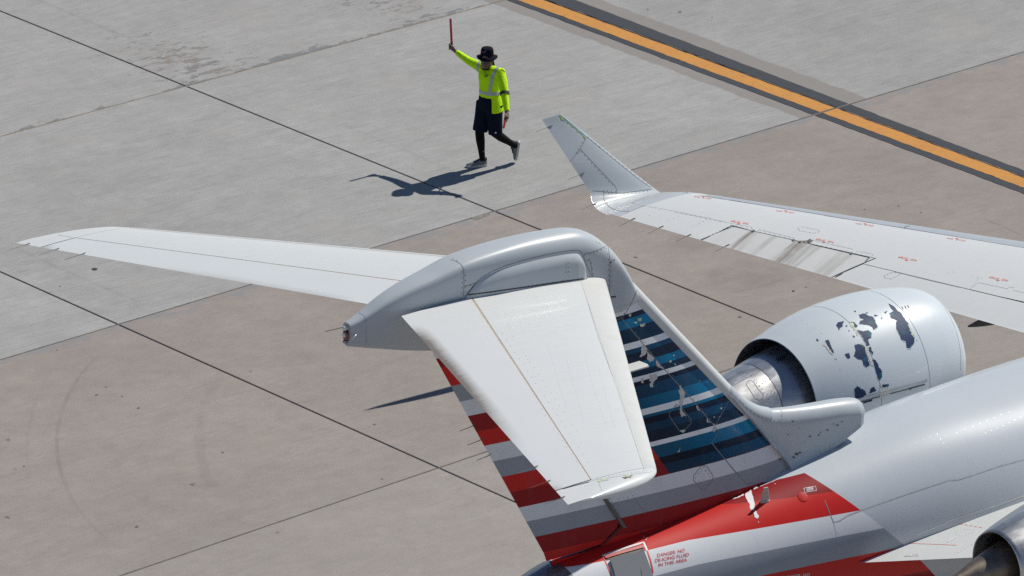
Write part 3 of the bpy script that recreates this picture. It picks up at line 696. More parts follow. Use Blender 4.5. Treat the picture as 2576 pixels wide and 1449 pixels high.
# ---------------- wing
def wz(y): return 1.5+.045*(abs(y)-1.3)
def wLE(y): ay = abs(y); return np.array([15.08+.654*(11.38-ay), y, wz(y)-.01])
def wTE(y): ay = abs(y); return np.array([13.85+.3106*(11.31-ay), y, wz(y)+.0])
WT = .085; WC = .012
def wsec(y, a, b, n=16): return foil(wLE(y), wTE(y), (0, 0, 1), WT*np.interp(abs(y), [1, 8, 11.3], [1.3, 1.05, .8]), a, b, n, WC)
def wingmesh(sg):
    m = MB(); sec = [(.9, .783), (2.5, .783), (4, .783), (5, .783), (6, .783), (7, .783), (8.49, .783), (8.494, .690), (9.0, .690), (9.6, .690), (10.228, .690), (10.232, .9999), (10.5, .9999), (10.9, .9999), (11.31, .9999)]
    m.loft([wsec(sg*y, 0, u, 24) for y, u in sec])
    return m
wing = mk('wing', wingmesh(1), M_white, jet, 40, surf='wing', label='far wing with upturned winglet')
mk('wing', wingmesh(-1), M_white, jet, 40, label='near wing, outside the picture')
ail = mk('aileron', MB().loft([wsec(y, .698, 1, 12) for y in (8.51, 9, 9.6, 10.215)]), M_ail, wing, 40, surf='ail')
flap = mk('flap', MB().loft([wsec(y, .789, 1, 12) for y in (4.2, 5, 6, 7, 8.0, 8.485)]), M_white, wing, 40, surf='flap')
mk('flap', MB().loft([wsec(-y, .789, 1, 12) for y in (4.2, 6, 8.0, 8.435)]), M_white, wing, 40)
sl = []
for y in np.linspace(5.0, 11.16, 16):
    f_ = wsec(y, 0, np.interp(y, [7.6, 11.1], [.19, .138]), 16); ctr = wLE(y)+(wTE(y)-wLE(y))*.08; sl.append([p+(p-ctr)/np.linalg.norm(p-ctr)*.007 for p in f_])
slat = mk('leading_edge_slat', MB().loft(sl), M_slat, wing, 40, surf='slat')
# winglet: sections sweeping from the wing plane up to the canted blade
secs = []
def wingp(p):
    d = ray(p); t_ = (1.5+.045*(CAM[1]-1.3)-CAM[2])/(d[2]-.045*d[1]); return CAM+d*t_
def up(c_): return np.array(c_, float)/np.linalg.norm(c_)
W = [(wTE(11.312), wLE(11.312), (0, 0, 1), .07), (wTE(11.42), wLE(11.42)-np.array([.02, 0, 0]), (0, 0, 1), .07),
     (onY(Z1(950, 1328), 11.66), onY(Z1(1660, 1074), 11.72), (0, -.22, 1), .07), (onY(Z1(860, 1285), 11.82), onY(Z1(1610, 1078), 11.92), (0, -.5, 1), .07),
     (onY(Z1(800, 1225), 11.93), onY(Z1(1585, 1078), 12.04), (0, -.9, 1), .068), (onY(Z1(768, 1150), 12.00), onY(Z1(1550, 1060), 12.09), (0, -1, .55), .068),
     (onY(Z1(738, 1045), 12.06), onY(Z1(1500, 1025), 12.13), (0, -1, .22), .066), (onY(Z1(520, 715), 12.14), onY(Z1(1120, 730), 12.20), (0, -1, .2), .064),
     (onY(Z1(300, 385), 12.25), onY(Z1(730, 410), 12.27), (0, -1, .2), .062), (onY(Z1(204, 237), 12.31), onY(Z1(440, 180), 12.32), (0, -1, .2), .06), (onY(Z1(200, 228), 12.315), onY(Z1(412, 158), 12.325), (0, -1, .2), .03)]
def lerp_secs(W, n=4):
    out = []
    A = [np.concatenate([a, b, up(c_), [d]]) for a, b, c_, d in W]
    for q in smoothpts(A, n): out.append((q[:3], q[3:6], up(q[6:9]), q[9]))
    return out
m = MB().loft([foil(L, T, N_, th, 0, 1, 22) for T, L, N_, th in lerp_secs(W)])
wl = mk('winglet', m, M_fair, wing, 50, surf='wl')
# static dischargers on the wing and winglet
for base, tip_, sf in ((Z1(280, 315), Z1(120, 370), 'wl'), (Z1(650, 865), Z1(487, 926), 'wl'), (Z1(785, 1230), Z1(642, 1278), 'wl'), (Z1(1240, 1390), Z1(1080, 1475), 'wing'), (E6(697, 660), E6(632, 692), 'wing'), (E6(840, 703), E6(774, 733), 'wing'), (E6(1038, 755), E6(968, 790), 'ail')):
    h = hit(base, sf) or hit((base[0]+4, base[1]-6), sf)
    if h is None: continue
    p = h[0]; e = onY(tip_, p[1]); w_ = MB().tube([p+np.array([.05, 0, .012]), p+np.array([-.01, 0, .006])], [.006, .005], 8); w_.tube([p+np.array([0, 0, .006]), p+(e-p)*.92], .0021, 6); mk('static_discharger', w_, M_wick, wing, 60)
# flap track fairing below the trailing edge
def track(y):
    m = MB(); x1 = wTE(y)[0]; lp = []
    for s in np.linspace(0, 1, 14):
        e_ = math.sin(math.pi*min(1, s*.97+.015))**.7; lp.append([(x1+1.5-1.52*s, y+.06*e_*math.cos(a), wz(y)-.13+.02*s+.085*e_*math.sin(a)) for a in np.linspace(0, 2*math.pi, 14, endpoint=False)])
    return m.loft(lp)
trk = mk('flap_track_fairing', track(6.72), simple('dark_track_fairing', (.16, .165, .17), .5, var=.15), wing, 50)
mk('flap_track_fairing', track(4.4), M_soot, wing, 50)

# ---------------- engines
YE = 2.3
def ez(x): return 3.775+.045*(x-8.39)
prof = tab([8.385, 8.6, 8.85, 9.14, 9.5, 9.84, 10.15, 10.35, 10.46, 10.52], [.697, .752, .803, .838, .843, .822, .772, .722, .680, .640])
def rev(x, r, sg, n=96): return [(x, sg*YE+r*math.sin(a), ez(x)+r*math.cos(a)) for a in np.linspace(0, 2*math.pi, n, endpoint=False)]
def engine(sg):
    S = 'R' if sg < 0 else 'L'
    xs = np.linspace(8.385, 9.137, 20); root = mk('engine', MB().loft([rev(x, np.interp(x, *prof), sg) for x in xs], cap0=False, cap1=False), M_nac, jet, 60, surf='rev'+S, label=('near' if sg < 0 else 'far')+' engine nacelle')
    a = mk('fan_cowl', MB().loft([rev(x, np.interp(x, *prof), sg) for x in np.linspace(9.143, 9.836, 18)], cap0=False, cap1=False), M_nac, root, 60, surf='cowl'+S)
    L = [rev(x, np.interp(x, *prof), sg) for x in np.linspace(9.842, 10.46, 18)]+[rev(x, r, sg) for x, r in ((10.51, .645), (10.53, .615), (10.515, .59), (10.45, .572), (10.2, .56), (9.9, .575))]
    mk('inlet_cowl', MB().loft(L, cap0=False, cap1=False), M_nac, root, 60, surf='inl'+S)
    mk('fan_disc', MB().loft([rev(9.95, .575, sg, 48), rev(9.93, .12, sg, 48), rev(10.15, .01, sg, 48)]), M_soot, root, 30)
    mk('fan_duct', MB().loft([rev(x, r, sg) for x, r in ((8.385, .697), (8.38, .690), (8.42, .682), (8.7, .70), (9.1, .735), (9.6, .74))], cap0=False, cap1=False), M_steel, root, 60, surf='duct'+S)
    for x in (9.14, 9.839): mk('cowl_joint', MB().loft([rev(x-.006, np.interp(x, *prof)-.004, sg), rev(x+.006, np.interp(x, *prof)-.004, sg)], cap0=False, cap1=False), M_seam, root, 60)
    cx = [(9.6, .44), (9.0, .545), (8.6, .575), (8.3, .545), (8.085, .505)]
    core = mk('core_cowl', MB().loft([rev(x, r, sg) for x, r in cx], cap0=False, cap1=False), M_steel, root, 60, surf='corea'+S)
    cx2 = tab([8.078, 7.95, 7.8, 7.6, 7.45, 7.33], [.503, .487, .462, .425, .393, .362])
    mk('core_nozzle', MB().loft([rev(x, np.interp(x, *cx2), sg) for x in np.linspace(8.078, 7.33, 20)]+[rev(7.326, .350, sg), rev(7.34, .342, sg), rev(7.8, .36, sg), rev(8.2, .36, sg)], cap0=False, cap1=False), M_core, root, 60, surf='core'+S)
    mk('core_joint', MB().loft([rev(8.074, .4985, sg), rev(8.09, .5, sg)], cap0=False, cap1=False), M_black, root, 60)
    mk('duct_wall', MB().loft([rev(8.2, .36, sg, 48), rev(8.22, .02, sg, 48)]), M_black, root, 60)
    # lobed mixer petals inside the nozzle
    for k in range(9):
        q = k*2*math.pi/9+.2; lp = []
        for x, r, hw in ((7.95, .345, .16), (7.7, .335, .15), (7.52, .322, .12), (7.42, .31, .055)):
            lp.append([(x, sg*YE+r*math.sin(q+d), ez(x)+r*math.cos(q+d)) for d in np.linspace(-hw, hw, 5)/r*.9])
        mk('mixer_petal', MB().loft(lp, False, False, False), M_heat, root, 60)
    pl = [(8.1, .25), (7.7, .245), (7.45, .225), (7.25, .19), (7.05, .14), (6.85, .085), (6.70, .045), (6.64, .034)]
    plug = mk('exhaust_plug', MB().loft([rev(x, r, sg, 48) for x, r in pl]+[rev(6.638, .025, sg, 48), rev(6.72, .024, sg, 48)], cap1=True), [M_heat, M_plug][0], root, 60)
    # pylon blade between fuselage and nacelle
    P_ = []
    for s in np.linspace(0, 1, 9):
        y = .55+(2.15-.55)*s; xa = 6.70+(7.72-6.70)*max(0, (y-.64)/1.5); xb = 9.95-.15*s; zc = np.interp(y, [.55, .78, 1.05, 1.7, 2.15], [3.36, 3.40, 3.46, 3.60, 3.70])
        P_.append(foil((xb, sg*y, zc+.12), (xa, sg*y, zc-.01), (0, 0, 1), .075, 0, 1, 20))
    mk('pylon', MB().loft(P_), M_white, jet, 40, surf='pyl'+S)
    return root
engL = engine(1); engR = engine(-1)

# ---------------- undercarriage (below the frame, carries the aircraft)
def gear(x, y, zt, r, dual):
    leg = MB().tube([(x, y, zt), (x, y, r)], [.09, .07], 14); leg.tube([(x, y-dual-.05, r), (x, y+dual+.05, r)], .05, 12)
    g_ = mk('landing_gear_leg', leg, M_metal, jet, 60)
    for d in (-dual, dual):
        wh = MB(); lp = []
        for t_, rr_ in ((-.11, r*.55), (-.12, r*.85), (-.08, r*.98), (0, r), (.08, r*.98), (.12, r*.85), (.11, r*.55)): lp.append([(x+rr_*math.cos(a), y+d+t_, r+rr_*math.sin(a)) for a in np.linspace(0, 2*math.pi, 28, endpoint=False)])
        mk('wheel', wh.loft(lp), M_tyre, g_, 50)
gear(17.3, 2.05, 1.6, .46, .24); gear(17.3, -2.05, 1.6, .46, .24); gear(28.0, 0, 1.4, .24, .2)
# ================================================================== AIRLINER DETAIL
def zs_(z, pts): return [z(*p) for p in pts]
def text2d(s, size=1.0, bold=.02, spacing=1.0):
    cu = bpy.data.curves.new('lettering', 'FONT'); cu.body = s; cu.size = size; cu.offset = bold; cu.space_character = spacing; cu.resolution_u = 3
    ob = bpy.data.objects.new('lettering', cu); COL.objects.link(ob); dg = bpy.context.evaluated_depsgraph_get(); me = ob.evaluated_get(dg).to_mesh()
    bm = bmesh.new(); bm.from_mesh(me); bmesh.ops.triangulate(bm, faces=bm.faces[:])
    for _ in range(2):
        long = [e for e in bm.edges if e.calc_length() > .4*size]
        if long: bmesh.ops.subdivide_edges(bm, edges=long, cuts=1); bmesh.ops.triangulate(bm, faces=bm.faces[:])
    bm.verts.index_update(); V = np.array([(v.co.x, v.co.y) for v in bm.verts]); Fc = [tuple(v.index for v in f.verts) for f in bm.faces]; bm.free()
    bpy.data.objects.remove(ob); bpy.data.curves.remove(cu)
    V[:, 0] -= V[:, 0].min(); return V, Fc
def text_pix(name, s, p0, p1, cap, surf, mat, parent, off=.003, slant=0.0):
    """lettering wrapped on a surface, baseline p0->p1, cap height in survey pixels"""
    V, Fc = text2d(s, 1.0, .004); W_ = V[:, 0].max(); H_ = .73; p0, p1 = np.array(p0), np.array(p1); vs = []
    for x, y in V:
        q = p0+(p1-p0)*(x/W_)+np.array([slant*cap*y/H_, -cap*y/H_]); h = hit(q, surf); vs.append(None if h is None else h[0]+h[1]*off)
    ok = {i: None for i, v in enumerate(vs) if v is not None}; k = {i: n for n, i in enumerate(ok)}
    m = MB().add([vs[i] for i in ok], [tuple(k[i] for i in f) for f in Fc if all(i in ok for i in f)])
    return mk(name, m, mat, parent, 0, recalc=False) if m.f else None
STB = ['stabR', 'elevR', 'tipR']; WNG = ['wing', 'ail', 'flap', 'slat', 'wl']
# ---- bullet fairing joints
for pts in ([(918, 346), (960, 357), (1000, 385), (1017, 425), (1019, 500), (1018, 610)], [(1020, 540), (1060, 532), (1105, 515)], [(1048, 604), (1100, 520), (1180, 458), (1300, 400), (1500, 340), (1700, 295), (1840, 278), (1885, 300), (1910, 360), (1958, 468)],
            [(1900, 308), (1990, 280), (2065, 243)], [(2072, 238), (2085, 300), (2091, 450), (2087, 600)], [(1918, 356), (1944, 354), (1963, 470)]):
    seam('panel_joint', zs_(E2, pts), ['bul', 'pad'], M_seam, bullet, .007, curve=True)
seam('panel_joint', zs_(E2, [(2292, 566), (2255, 650), (2195, 752), (2145, 790)]), ['bul', 'fin', 'lec'], M_seam, bullet, .007, curve=True)
seam('panel_joint', zs_(Z5, [(560, 78), (640, 110), (705, 180), (738, 290), (742, 500), (740, 900)]), 'bul', M_seam2, bullet, .006, curve=True)
seam('root_gap', zs_(E2, [(1052, 604), (1200, 585), (1500, 543), (1750, 505), (1925, 484)]), ['pad', 'stabR', 'elevR', 'bul'], M_dark, bullet, .012)
rv = MB()
for pts in ([(1028, 420), (1031, 500), (1030, 610)], [(1004, 430), (1006, 600)], [(940, 340), (985, 362)], [(1030, 548), (1095, 530)], [(1905, 318), (1990, 291), (2060, 256)], [(2065, 262), (2076, 300), (2081, 450), (2077, 590)], [(2100, 350), (2103, 450), (2099, 560)], [(1120, 595), (1400, 553), (1700, 508), (1900, 478)], [(1955, 372), (1972, 460)]): rivet_mb(rv, zs_(E2, pts), ['bul', 'pad'], .052, .0062)
rivet_mb(rv, zs_(E2, [(2282, 585), (2245, 665), (2190, 750)]), ['bul', 'fin'], .055, .0062)
for p in ((1770, 372), (1787, 370), (1768, 405), (1786, 403), (1768, 438), (1785, 435)): rivet_mb(rv, zs_(E2, [p, (p[0]+1, p[1])]), 'pad', 9, .006)
mk('rivets', rv, M_rivet, bullet, 0, recalc=False, kind='stuff')
for a, b in (((2092, 368), (2124, 345)), ((2096, 621), (2134, 617))): seam('index_mark', zs_(E2, [a, b]), 'bul', M_black, bullet, .016)
for i, p in enumerate(((2012, 196), (2030, 205), (2040, 222), (1995, 214), (2020, 225))): patch('paint_chip', zs_(E2, [(p[0]-9, p[1]-7), (p[0]+8, p[1]-5), (p[0]+6, p[1]+7), (p[0]-6, p[1]+5)]), 'bul', M_primer, bullet, .0025, 2.0, i)
# ---- near tailplane
tp = stab[-1]
seam('panel_joint', zs_(E3, [(1133, -20), (1250, 330), (1330, 590), (1410, 838)]), STB, M_seam2, tp, .005)
seam('panel_joint', zs_(E2, [(1880, 505), (2000, 900), (2110, 1200)]), STB, M_seam2, tp, .005)
seam('tip_gap', zs_(E3, [(902, 957), (1000, 930), (1092, 906)]), STB, M_dark, tp, .014)
seam('panel_joint', zs_(E3, [(1092, 906), (1135, 893), (1300, 868), (1480, 845)]), STB, M_seam2, tp, .004)
rv = MB()
rivet_mb(rv, zs_(E2, [(1897, 520), (2020, 905), (2200, 1449)]), STB, .03, .0042); rivet_mb(rv, zs_(E3, [(1148, 0), (1265, 330), (1345, 590), (1420, 838)]), STB, .03, .0042)
rivet_mb(rv, zs_(E3, [(1140, 883), (1300, 858), (1470, 838)]), STB, .04, .005); rivet_mb(rv, zs_(E3, [(1145, 905), (1165, 955)]), STB, .02, .005); rivet_mb(rv, zs_(E3, [(1045, 940), (1120, 918)]), STB, .03, .004)
for x0, y0, x1, y1 in ((560, 50, 1060, 790), (600, 30, 1010, 640), (760, 450, 1000, 800)): rivet_mb(rv, zs_(E3, [(x0+30, y0), (x1+30, y1)]), STB, .14, .0045)
mk('rivets', rv, M_seam2, tp, 0, recalc=False, kind='stuff')
rv = MB()
for x0, y0, x1, y1 in ((850, 110, 960, 480), (960, 190, 1060, 560), (1065, 180, 1180, 560), (1150, 260, 1240, 600), (700, 120, 800, 330)): rivet_mb(rv, zs_(E3, [(x0, y0), (x1, y1)]), STB, .055, .0036)
mk('rivets', rv, simple('rivet_pale', (.50, .51, .52), .5), tp, 0, recalc=False, kind='stuff')
patch('paint_chip', zs_(E3, [(1140, 900), (1175, 888), (1212, 886), (1205, 896), (1150, 907)]), STB, M_primer, tp, .003, 1.5, 3)
patch('paint_chip', zs_(E3, [(1282, 882), (1310, 872), (1345, 868), (1330, 880), (1300, 887)]), STB, M_heat, tp, .003, 2, 4)
patch('paint_chip', zs_(E3, [(1300, 868), (1335, 864), (1345, 872), (1310, 880)]), STB, M_primer, tp, .0035, 1.5, 5)
seam('hinge_wear', zs_(E2, [(1008, 628), (1060, 610), (1090, 606)]), STB+['bul'], M_white, tp, .02)
# ---- far tailplane
tl = stab[1]
seam('panel_joint', zs_(E7, [(330, 128), (410, 141)]), ['stabL', 'tipL', 'elevL'], M_seam2, tl, .006)
# ---- fin: joints, access panels, flaking print
FN = ['fin', 'rud', 'dors']
for pts in ([(360, 240), (450, 345), (690, 632), (900, 862), (1060, 1050), (1110, 1112), (1055, 1200), (1150, 1318), (1250, 1440)], [(1192, 868), (1140, 962), (1086, 1060)]): seam('panel_joint', zs_(Z8, pts), FN, M_seam, fin, .008)
seam('panel_joint', zs_(E5, [(1100, 285), (1160, 355), (1212, 415), (1252, 405), (1262, 425)]), FN, M_seam, fin, .007)
for z, pts in ((Z8, [(780, 905), (815, 915), (895, 1020), (895, 1050), (835, 1115), (805, 1105), (725, 990), (735, 960), (780, 905)]), (E3, [(1752, 810), (1772, 818), (1808, 872), (1805, 895), (1762, 952), (1742, 950), (1694, 895), (1695, 872), (1735, 818), (1752, 810)])):
    seam('access_panel_edge', zs_(z, pts), FN, M_seam, fin, .007)
rv = MB()
rivet_mb(rv, zs_(E3, [(1752, 822), (1797, 880), (1754, 938), (1706, 884), (1748, 822)]), FN, .045, .006)
rivet_mb(rv, zs_(Z8, [(375, 235), (462, 340), (700, 625), (912, 855), (1070, 1040)]), FN, .075, .006); rivet_mb(rv, zs_(Z8, [(1178, 880), (1130, 965), (1080, 1055)]), FN, .06, .006)
rivet_mb(rv, zs_(Z7, [(1605, 170), (1700, 320), (1770, 430)]), FN, .05, .0055); rivet_mb(rv, zs_(Z7, [(1950, 120), (2050, 250), (2140, 380)]), FN, .025, .005); rivet_mb(rv, zs_(Z7, [(1760, 160), (1900, 140), (1840, 190), (1930, 220)]), FN, .05, .005)
rivet_mb(rv, zs_(Z8, [(780, 918), (885, 1035)]), FN, .05, .006); rivet_mb(rv, zs_(E5, [(1150, 245), (1300, 210)]), FN, .2, .006)
mk('rivets', rv, M_rivet, fin, 0, recalc=False, kind='stuff')
peels = [[(510, 445), (540, 450), (560, 490), (540, 520), (495, 540), (515, 500)], [(560, 500), (600, 530), (610, 560), (580, 580), (555, 550)], [(625, 560), (690, 635), (660, 620), (640, 612), (628, 600)], [(575, 680), (605, 670), (635, 665), (630, 710), (610, 720), (600, 770), (580, 770)],
         [(800, 765), (815, 760), (855, 825), (840, 832), (838, 880), (822, 930), (836, 968), (858, 985), (820, 1000), (808, 960), (812, 860)], [(930, 910), (950, 920), (962, 955), (945, 945)], [(1015, 1005), (1046, 1046), (1020, 1045)], [(1067, 1048), (1086, 1060), (1081, 1110), (1068, 1130), (1066, 1090)], [(810, 1105), (860, 1095), (835, 1125)], [(510, 700), (530, 700), (525, 735), (512, 735)], [(790, 1265), (820, 1230), (815, 1245), (798, 1270)]]
for i, q in enumerate(peels): patch('bared_patch', zs_(Z8, q), FN, M_bare, fin, .002, 2.6, i+20)
peels2 = [[(482, 240), (515, 236), (510, 260), (486, 262)], [(500, 282), (545, 274), (538, 300), (506, 305)], [(450, 268), (480, 264), (472, 282)], [(412, 206), (435, 199), (430, 225), (415, 222)], [(725, 572), (746, 560), (742, 582)], [(762, 582), (780, 593), (772, 602)], [(1118, 930), (1138, 924), (1136, 944)], [(757, 522), (768, 518), (765, 533)], [(1110, 993), (1122, 995), (1118, 1003)], [(1070, 995), (1080, 1000), (1072, 1006)], [(575, 925), (586, 921), (584, 933)], [(960, 718), (968, 716), (966, 724)], [(1015, 728), (1022, 728), (1020, 736)]]
for i, q in enumerate(peels2): patch('bared_patch', zs_(Z8, q), FN, M_primer if i < 6 else M_whitest, fin, .002, 1.2, i+50)
# small white plate standing out from the fin
zpl = 5.965; cor = [onZ(Z8(*q), zpl) for q in ((400, 590), (490, 564), (558, 590), (572, 606), (420, 650))]
m = MB(); m.loft([[p+np.array([0, 0, d]) for p in cor] for d in (0, -.014)]); mk('step_plate', m, M_white, fin, 30)
# rudder foot gap, hinge slot, dischargers
seam('rudder_gap', zs_(Z7, [(1815, 548), (1660, 700), (1520, 838), (1100, 985), (725, 1096)]), ['fin', 'rud', 'fus'], M_dark, rud, .022, .003)
for a, b in (((420, 583), (345, 612)), ((464, 665), (388, 694)), ((512, 754), (443, 782))):
    p = onY(E3(*a), 0); q = onY(E3(*b), 0); mk('static_discharger', MB().tube([p+np.array([.03, 0, .01]), p, q], [.005, .004, .0028], 6), M_wick, rud, 60)
seam('trim_gap', zs_(E2, [(822, 1113), (862, 1103)]), ['rud'], M_whitest, rud, .012)
# dorsal fin: seam, rivets, chipped paint
seam('cap_joint', zs_(E4, [(400, 905), (408, 945), (395, 985)]), ['lec', 'scoop', 'dors', 'fin'], M_seam2, scoop, .006)
seam('cap_joint', zs_(E4, [(760, 1062), (778, 1090), (778, 1130), (760, 1160), (680, 1155), (600, 1120), (520, 1060), (470, 1000)]), ['scoop', 'dors'], M_seam2, scoop, .005, curve=True)
rv = MB(); rivet_mb(rv, zs_(E4, [(768, 1072), (768, 1140), (690, 1145), (600, 1110), (520, 1050), (430, 960)]), ['scoop', 'dors'], .055, .006)
rivet_mb(rv, zs_(E4, [(960, 1440), (1080, 1360), (1160, 1310)]), ['dors', 'fus'], .06, .005); mk('rivets', rv, M_rivet, scoop, 0, recalc=False, kind='stuff')
for i, (x, y, s_) in enumerate(((850, 1150, 8), (978, 1260, 9), (1042, 1250, 8), (1105, 1215, 8), (1175, 1178, 9), (1210, 1155, 6), (820, 1248, 7), (1055, 1230, 6), (880, 1388, 16), (905, 1378, 10), (760, 1425, 9), (860, 1412, 12), (1150, 1170, 5), (900, 1200, 5))):
    patch('paint_chip', zs_(E4, [(x-s_, y-s_*.3), (x-s_*.2, y-s_*.7), (x+s_*.8, y-s_*.5), (x+s_, y+s_*.4), (x-s_*.3, y+s_*.6)]), ['scoop', 'dors', 'fin', 'fus'], M_soot, scoop, .003, 1.2, i)
# ---- fuselage
FU = ['fus', 'apu']
seam('panel_joint', zs_(Z6, [(2105, 355), (2150, 470), (2187, 560)]), FU, M_seam, fus, .008); seam('panel_joint', zs_(Z6, [(2187, 560), (2200, 610), (2222, 690)]), FU, M_seam2, fus, .005)
seam('panel_joint', zs_(Z4, [(118, 610), (210, 588), (300, 525), (520, 440), (1060, 250), (1620, 66), (1712, 66), (1930, 0), (2250, -110), (2576, -200)]), FU, M_seam2, fus, .010)
seam('panel_joint', zs_(Z4, [(1210, 765), (1560, 625), (1580, 600), (1920, 490), (2240, 385), (2576, 265)]), FU, M_whitest, fus, .010)
seam('root_fillet_edge', zs_(Z6, [(440, 690), (560, 640), (700, 560), (1010, 405), (1250, 300), (1480, 215), (1700, 145)]), FU, simple('red_fillet_line', (.20, .008, .010), .5), fus, .007, .003)
seam('root_shadow_gap', zs_(Z7, [(2060, 640), (2150, 700), (2200, 690)]), FU+['fin'], M_dark, fus, .008, .003)
for i, q in enumerate(([(1360, 300), (1385, 278), (1420, 272), (1432, 330), (1452, 400), (1440, 448), (1410, 440), (1395, 380), (1372, 345)], [(1436, 470), (1460, 452), (1486, 500), (1474, 530), (1450, 515)], [(1240, 346), (1345, 296), (1350, 306), (1252, 346)], [(1440, 238), (1465, 216), (1482, 240), (1440, 256)], [(1376, 282), (1412, 260), (1418, 272), (1385, 288)], [(1476, 552), (1488, 555), (1484, 568)])): patch('bared_patch', zs_(Z6, q), FU, M_whitest, fus, .003, 1.6, i+5)
seam('bared_line', zs_(Z6, [(1500, 225), (1600, 185), (1700, 143)]), FU, M_whitest, fus, .006, .0035)
text_pix('lettering', 'DANGER: NO', Z6(535, 887), Z6(793, 838), 14.0, FU, M_red, fus); text_pix('lettering', 'DE-ICING FLUID', Z6(515, 936), Z6(832, 876), 14.0, FU, M_red, fus); text_pix('lettering', 'IN THIS AREA', Z6(548, 976), Z6(815, 925), 14.0, FU, M_red, fus)
text_pix('lettering', 'DANGER: NO', Z6(1705, 1090), Z6(1966, 1060), 12.0, FU, M_whitest, fus)
# intake door and its painted frame
M_door = paint('grey_door_paint', (.21, .22, .24), .4, 0, .2, .15)
for nm, pts, mt, w_ in (('frame_line', [(1505, 1008), (1800, 905), (2113, 806), (2165, 930)], M_whitest, .022), ('frame_line', [(2168, 932), (2215, 1080), (2252, 1248), (2212, 1265)], M_red, .016), ('frame_line', [(1520, 1030), (1545, 1075), (1590, 1180), (1640, 1303)], M_red, .014)): seam(nm, zs_(Z7, pts), FU, mt, fus, w_, .003)
patch('intake_opening', zs_(Z7, [(1560, 1075), (1750, 1035), (2115, 925), (2100, 890), (1900, 945), (1600, 1040)]), FU, M_black, fus, .004, 0)
mdoor = MB(); H = [hit(Z7(*q), FU) for q in ((1612, 1084), (1860, 1010), (2108, 952), (2165, 1110), (2215, 1250), (2240, 1330), (2000, 1400), (1700, 1400), (1660, 1240))]
H = [h for h in H if h]; top = [h[0]+h[1]*.030 for h in H]; bot = [h[0]+h[1]*.006 for h in H]; mdoor.loft([bot, top]); door = mk('intake_door', mdoor, M_door, fus, 30, surf='door')
seam('door_joint', zs_(Z7, [(2020, 985), (2060, 1130), (2105, 1310)]), 'door', M_seam, door, .006)
seam('intake_lip', zs_(Z7, [(1545, 1035), (1800, 955), (2115, 868)]), FU, simple('red_lip', (.42, .02, .018), .45), fus, .035, .012)
# soot on the exhaust shroud
for i, q in enumerate(([(700, 1180), (760, 1170), (800, 1230), (740, 1290), (680, 1260)], [(760, 1220), (830, 1210), (810, 1260)])): patch('soot_stain', zs_(Z7, q), FU, M_soot, apu, .003, 5, i)
# blade aerial, access disc, placard
b0, b1 = hit(Z6(1498, 372), FU), hit(Z6(1587, 354), FU); n_ = (b0[1]+b1[1]); n_ /= np.linalg.norm(n_); n_ = np.array([0, n_[1]*.55, 1.0]); n_ /= np.linalg.norm(n_); fd = b1[0]-b0[0]; sd = np.cross(fd/np.linalg.norm(fd), n_)
def blade(a, b, w_): c_ = (a+b)/2; return [c_+(a-c_)*math.cos(q)+sd*w_*math.sin(q) for q in np.linspace(0, 2*math.pi, 16, endpoint=False)]
hgt = .175; ta, tb = b0[0]+fd*.04+n_*hgt, b0[0]+fd*.52+n_*hgt
aer = mk('blade_aerial', MB().loft([blade(b0[0]-fd*.05-n_*.004, b1[0]+fd*.05-n_*.004, .024), blade(b0[0]-fd*.03+n_*.010, b1[0]+fd*.03+n_*.010, .020)]+[blade(b0[0]+n_*.012, b1[0]+n_*.012, .011), blade(ta, tb, .006)]), simple('weathered_aerial_grey', (.46, .44, .41), .55, var=.12), fus, 40)
c0 = hit(Z6(1900, 322), FU); a_ = np.cross(c0[1], (1, 0, 0)); a_ /= np.linalg.norm(a_); b_ = np.cross(c0[1], a_)
mk('access_disc', MB().loft([[c0[0]+c0[1]*k+r*(a_*math.cos(q)+b_*math.sin(q)) for q in np.linspace(0, 2*math.pi, 28, endpoint=False)] for k, r in ((-.004, .057), (.003, .056), (.004, .05))]), simple('red_disc_paint', (.50, .02, .018), .4, spec=.12), fus, 30)
seam('placard_edge', zs_(Z6, [(1908, 243), (2018, 222), (2027, 262), (1918, 281), (1908, 243)]), FU, M_whitest, fus, .005, .003)
for dy in (-11, 0, 11): seam('placard_line', zs_(Z6, [(1935, 254+dy), (1998, 243+dy)]), FU, M_whitest, fus, .0055 if dy else .008, .003)
rv = MB(); rivet_mb(rv, zs_(E4, [(1900, 1250), (1970, 1340)]), FU, .05, .004); rivet_mb(rv, zs_(E4, [(2080, 1310), (2360, 1190), (2529, 1110)]), FU, .07, .0035); rivet_mb(rv, zs_(E4, [(1500, 1420), (1700, 1330), (1900, 1240)]), FU, .09, .0035); rivet_mb(rv, zs_(E4, [(2040, 1235), (2200, 1170), (2450, 1070)]), FU, .1, .0035)
mk('rivets', rv, simple('rivet_silver', (.68, .71, .74), .3, .3), fus, 0, recalc=False, kind='stuff')
rv = MB(); rivet_mb(rv, zs_(Z7, [(2120, 735), (2180, 750), (2150, 770)]), FU, .02, .006); rivet_mb(rv, zs_(Z6, [(1620, 180), (1640, 200)]), FU, .02, .006); mk('rivets', rv, M_whitest, fus, 0, recalc=False, kind='stuff')
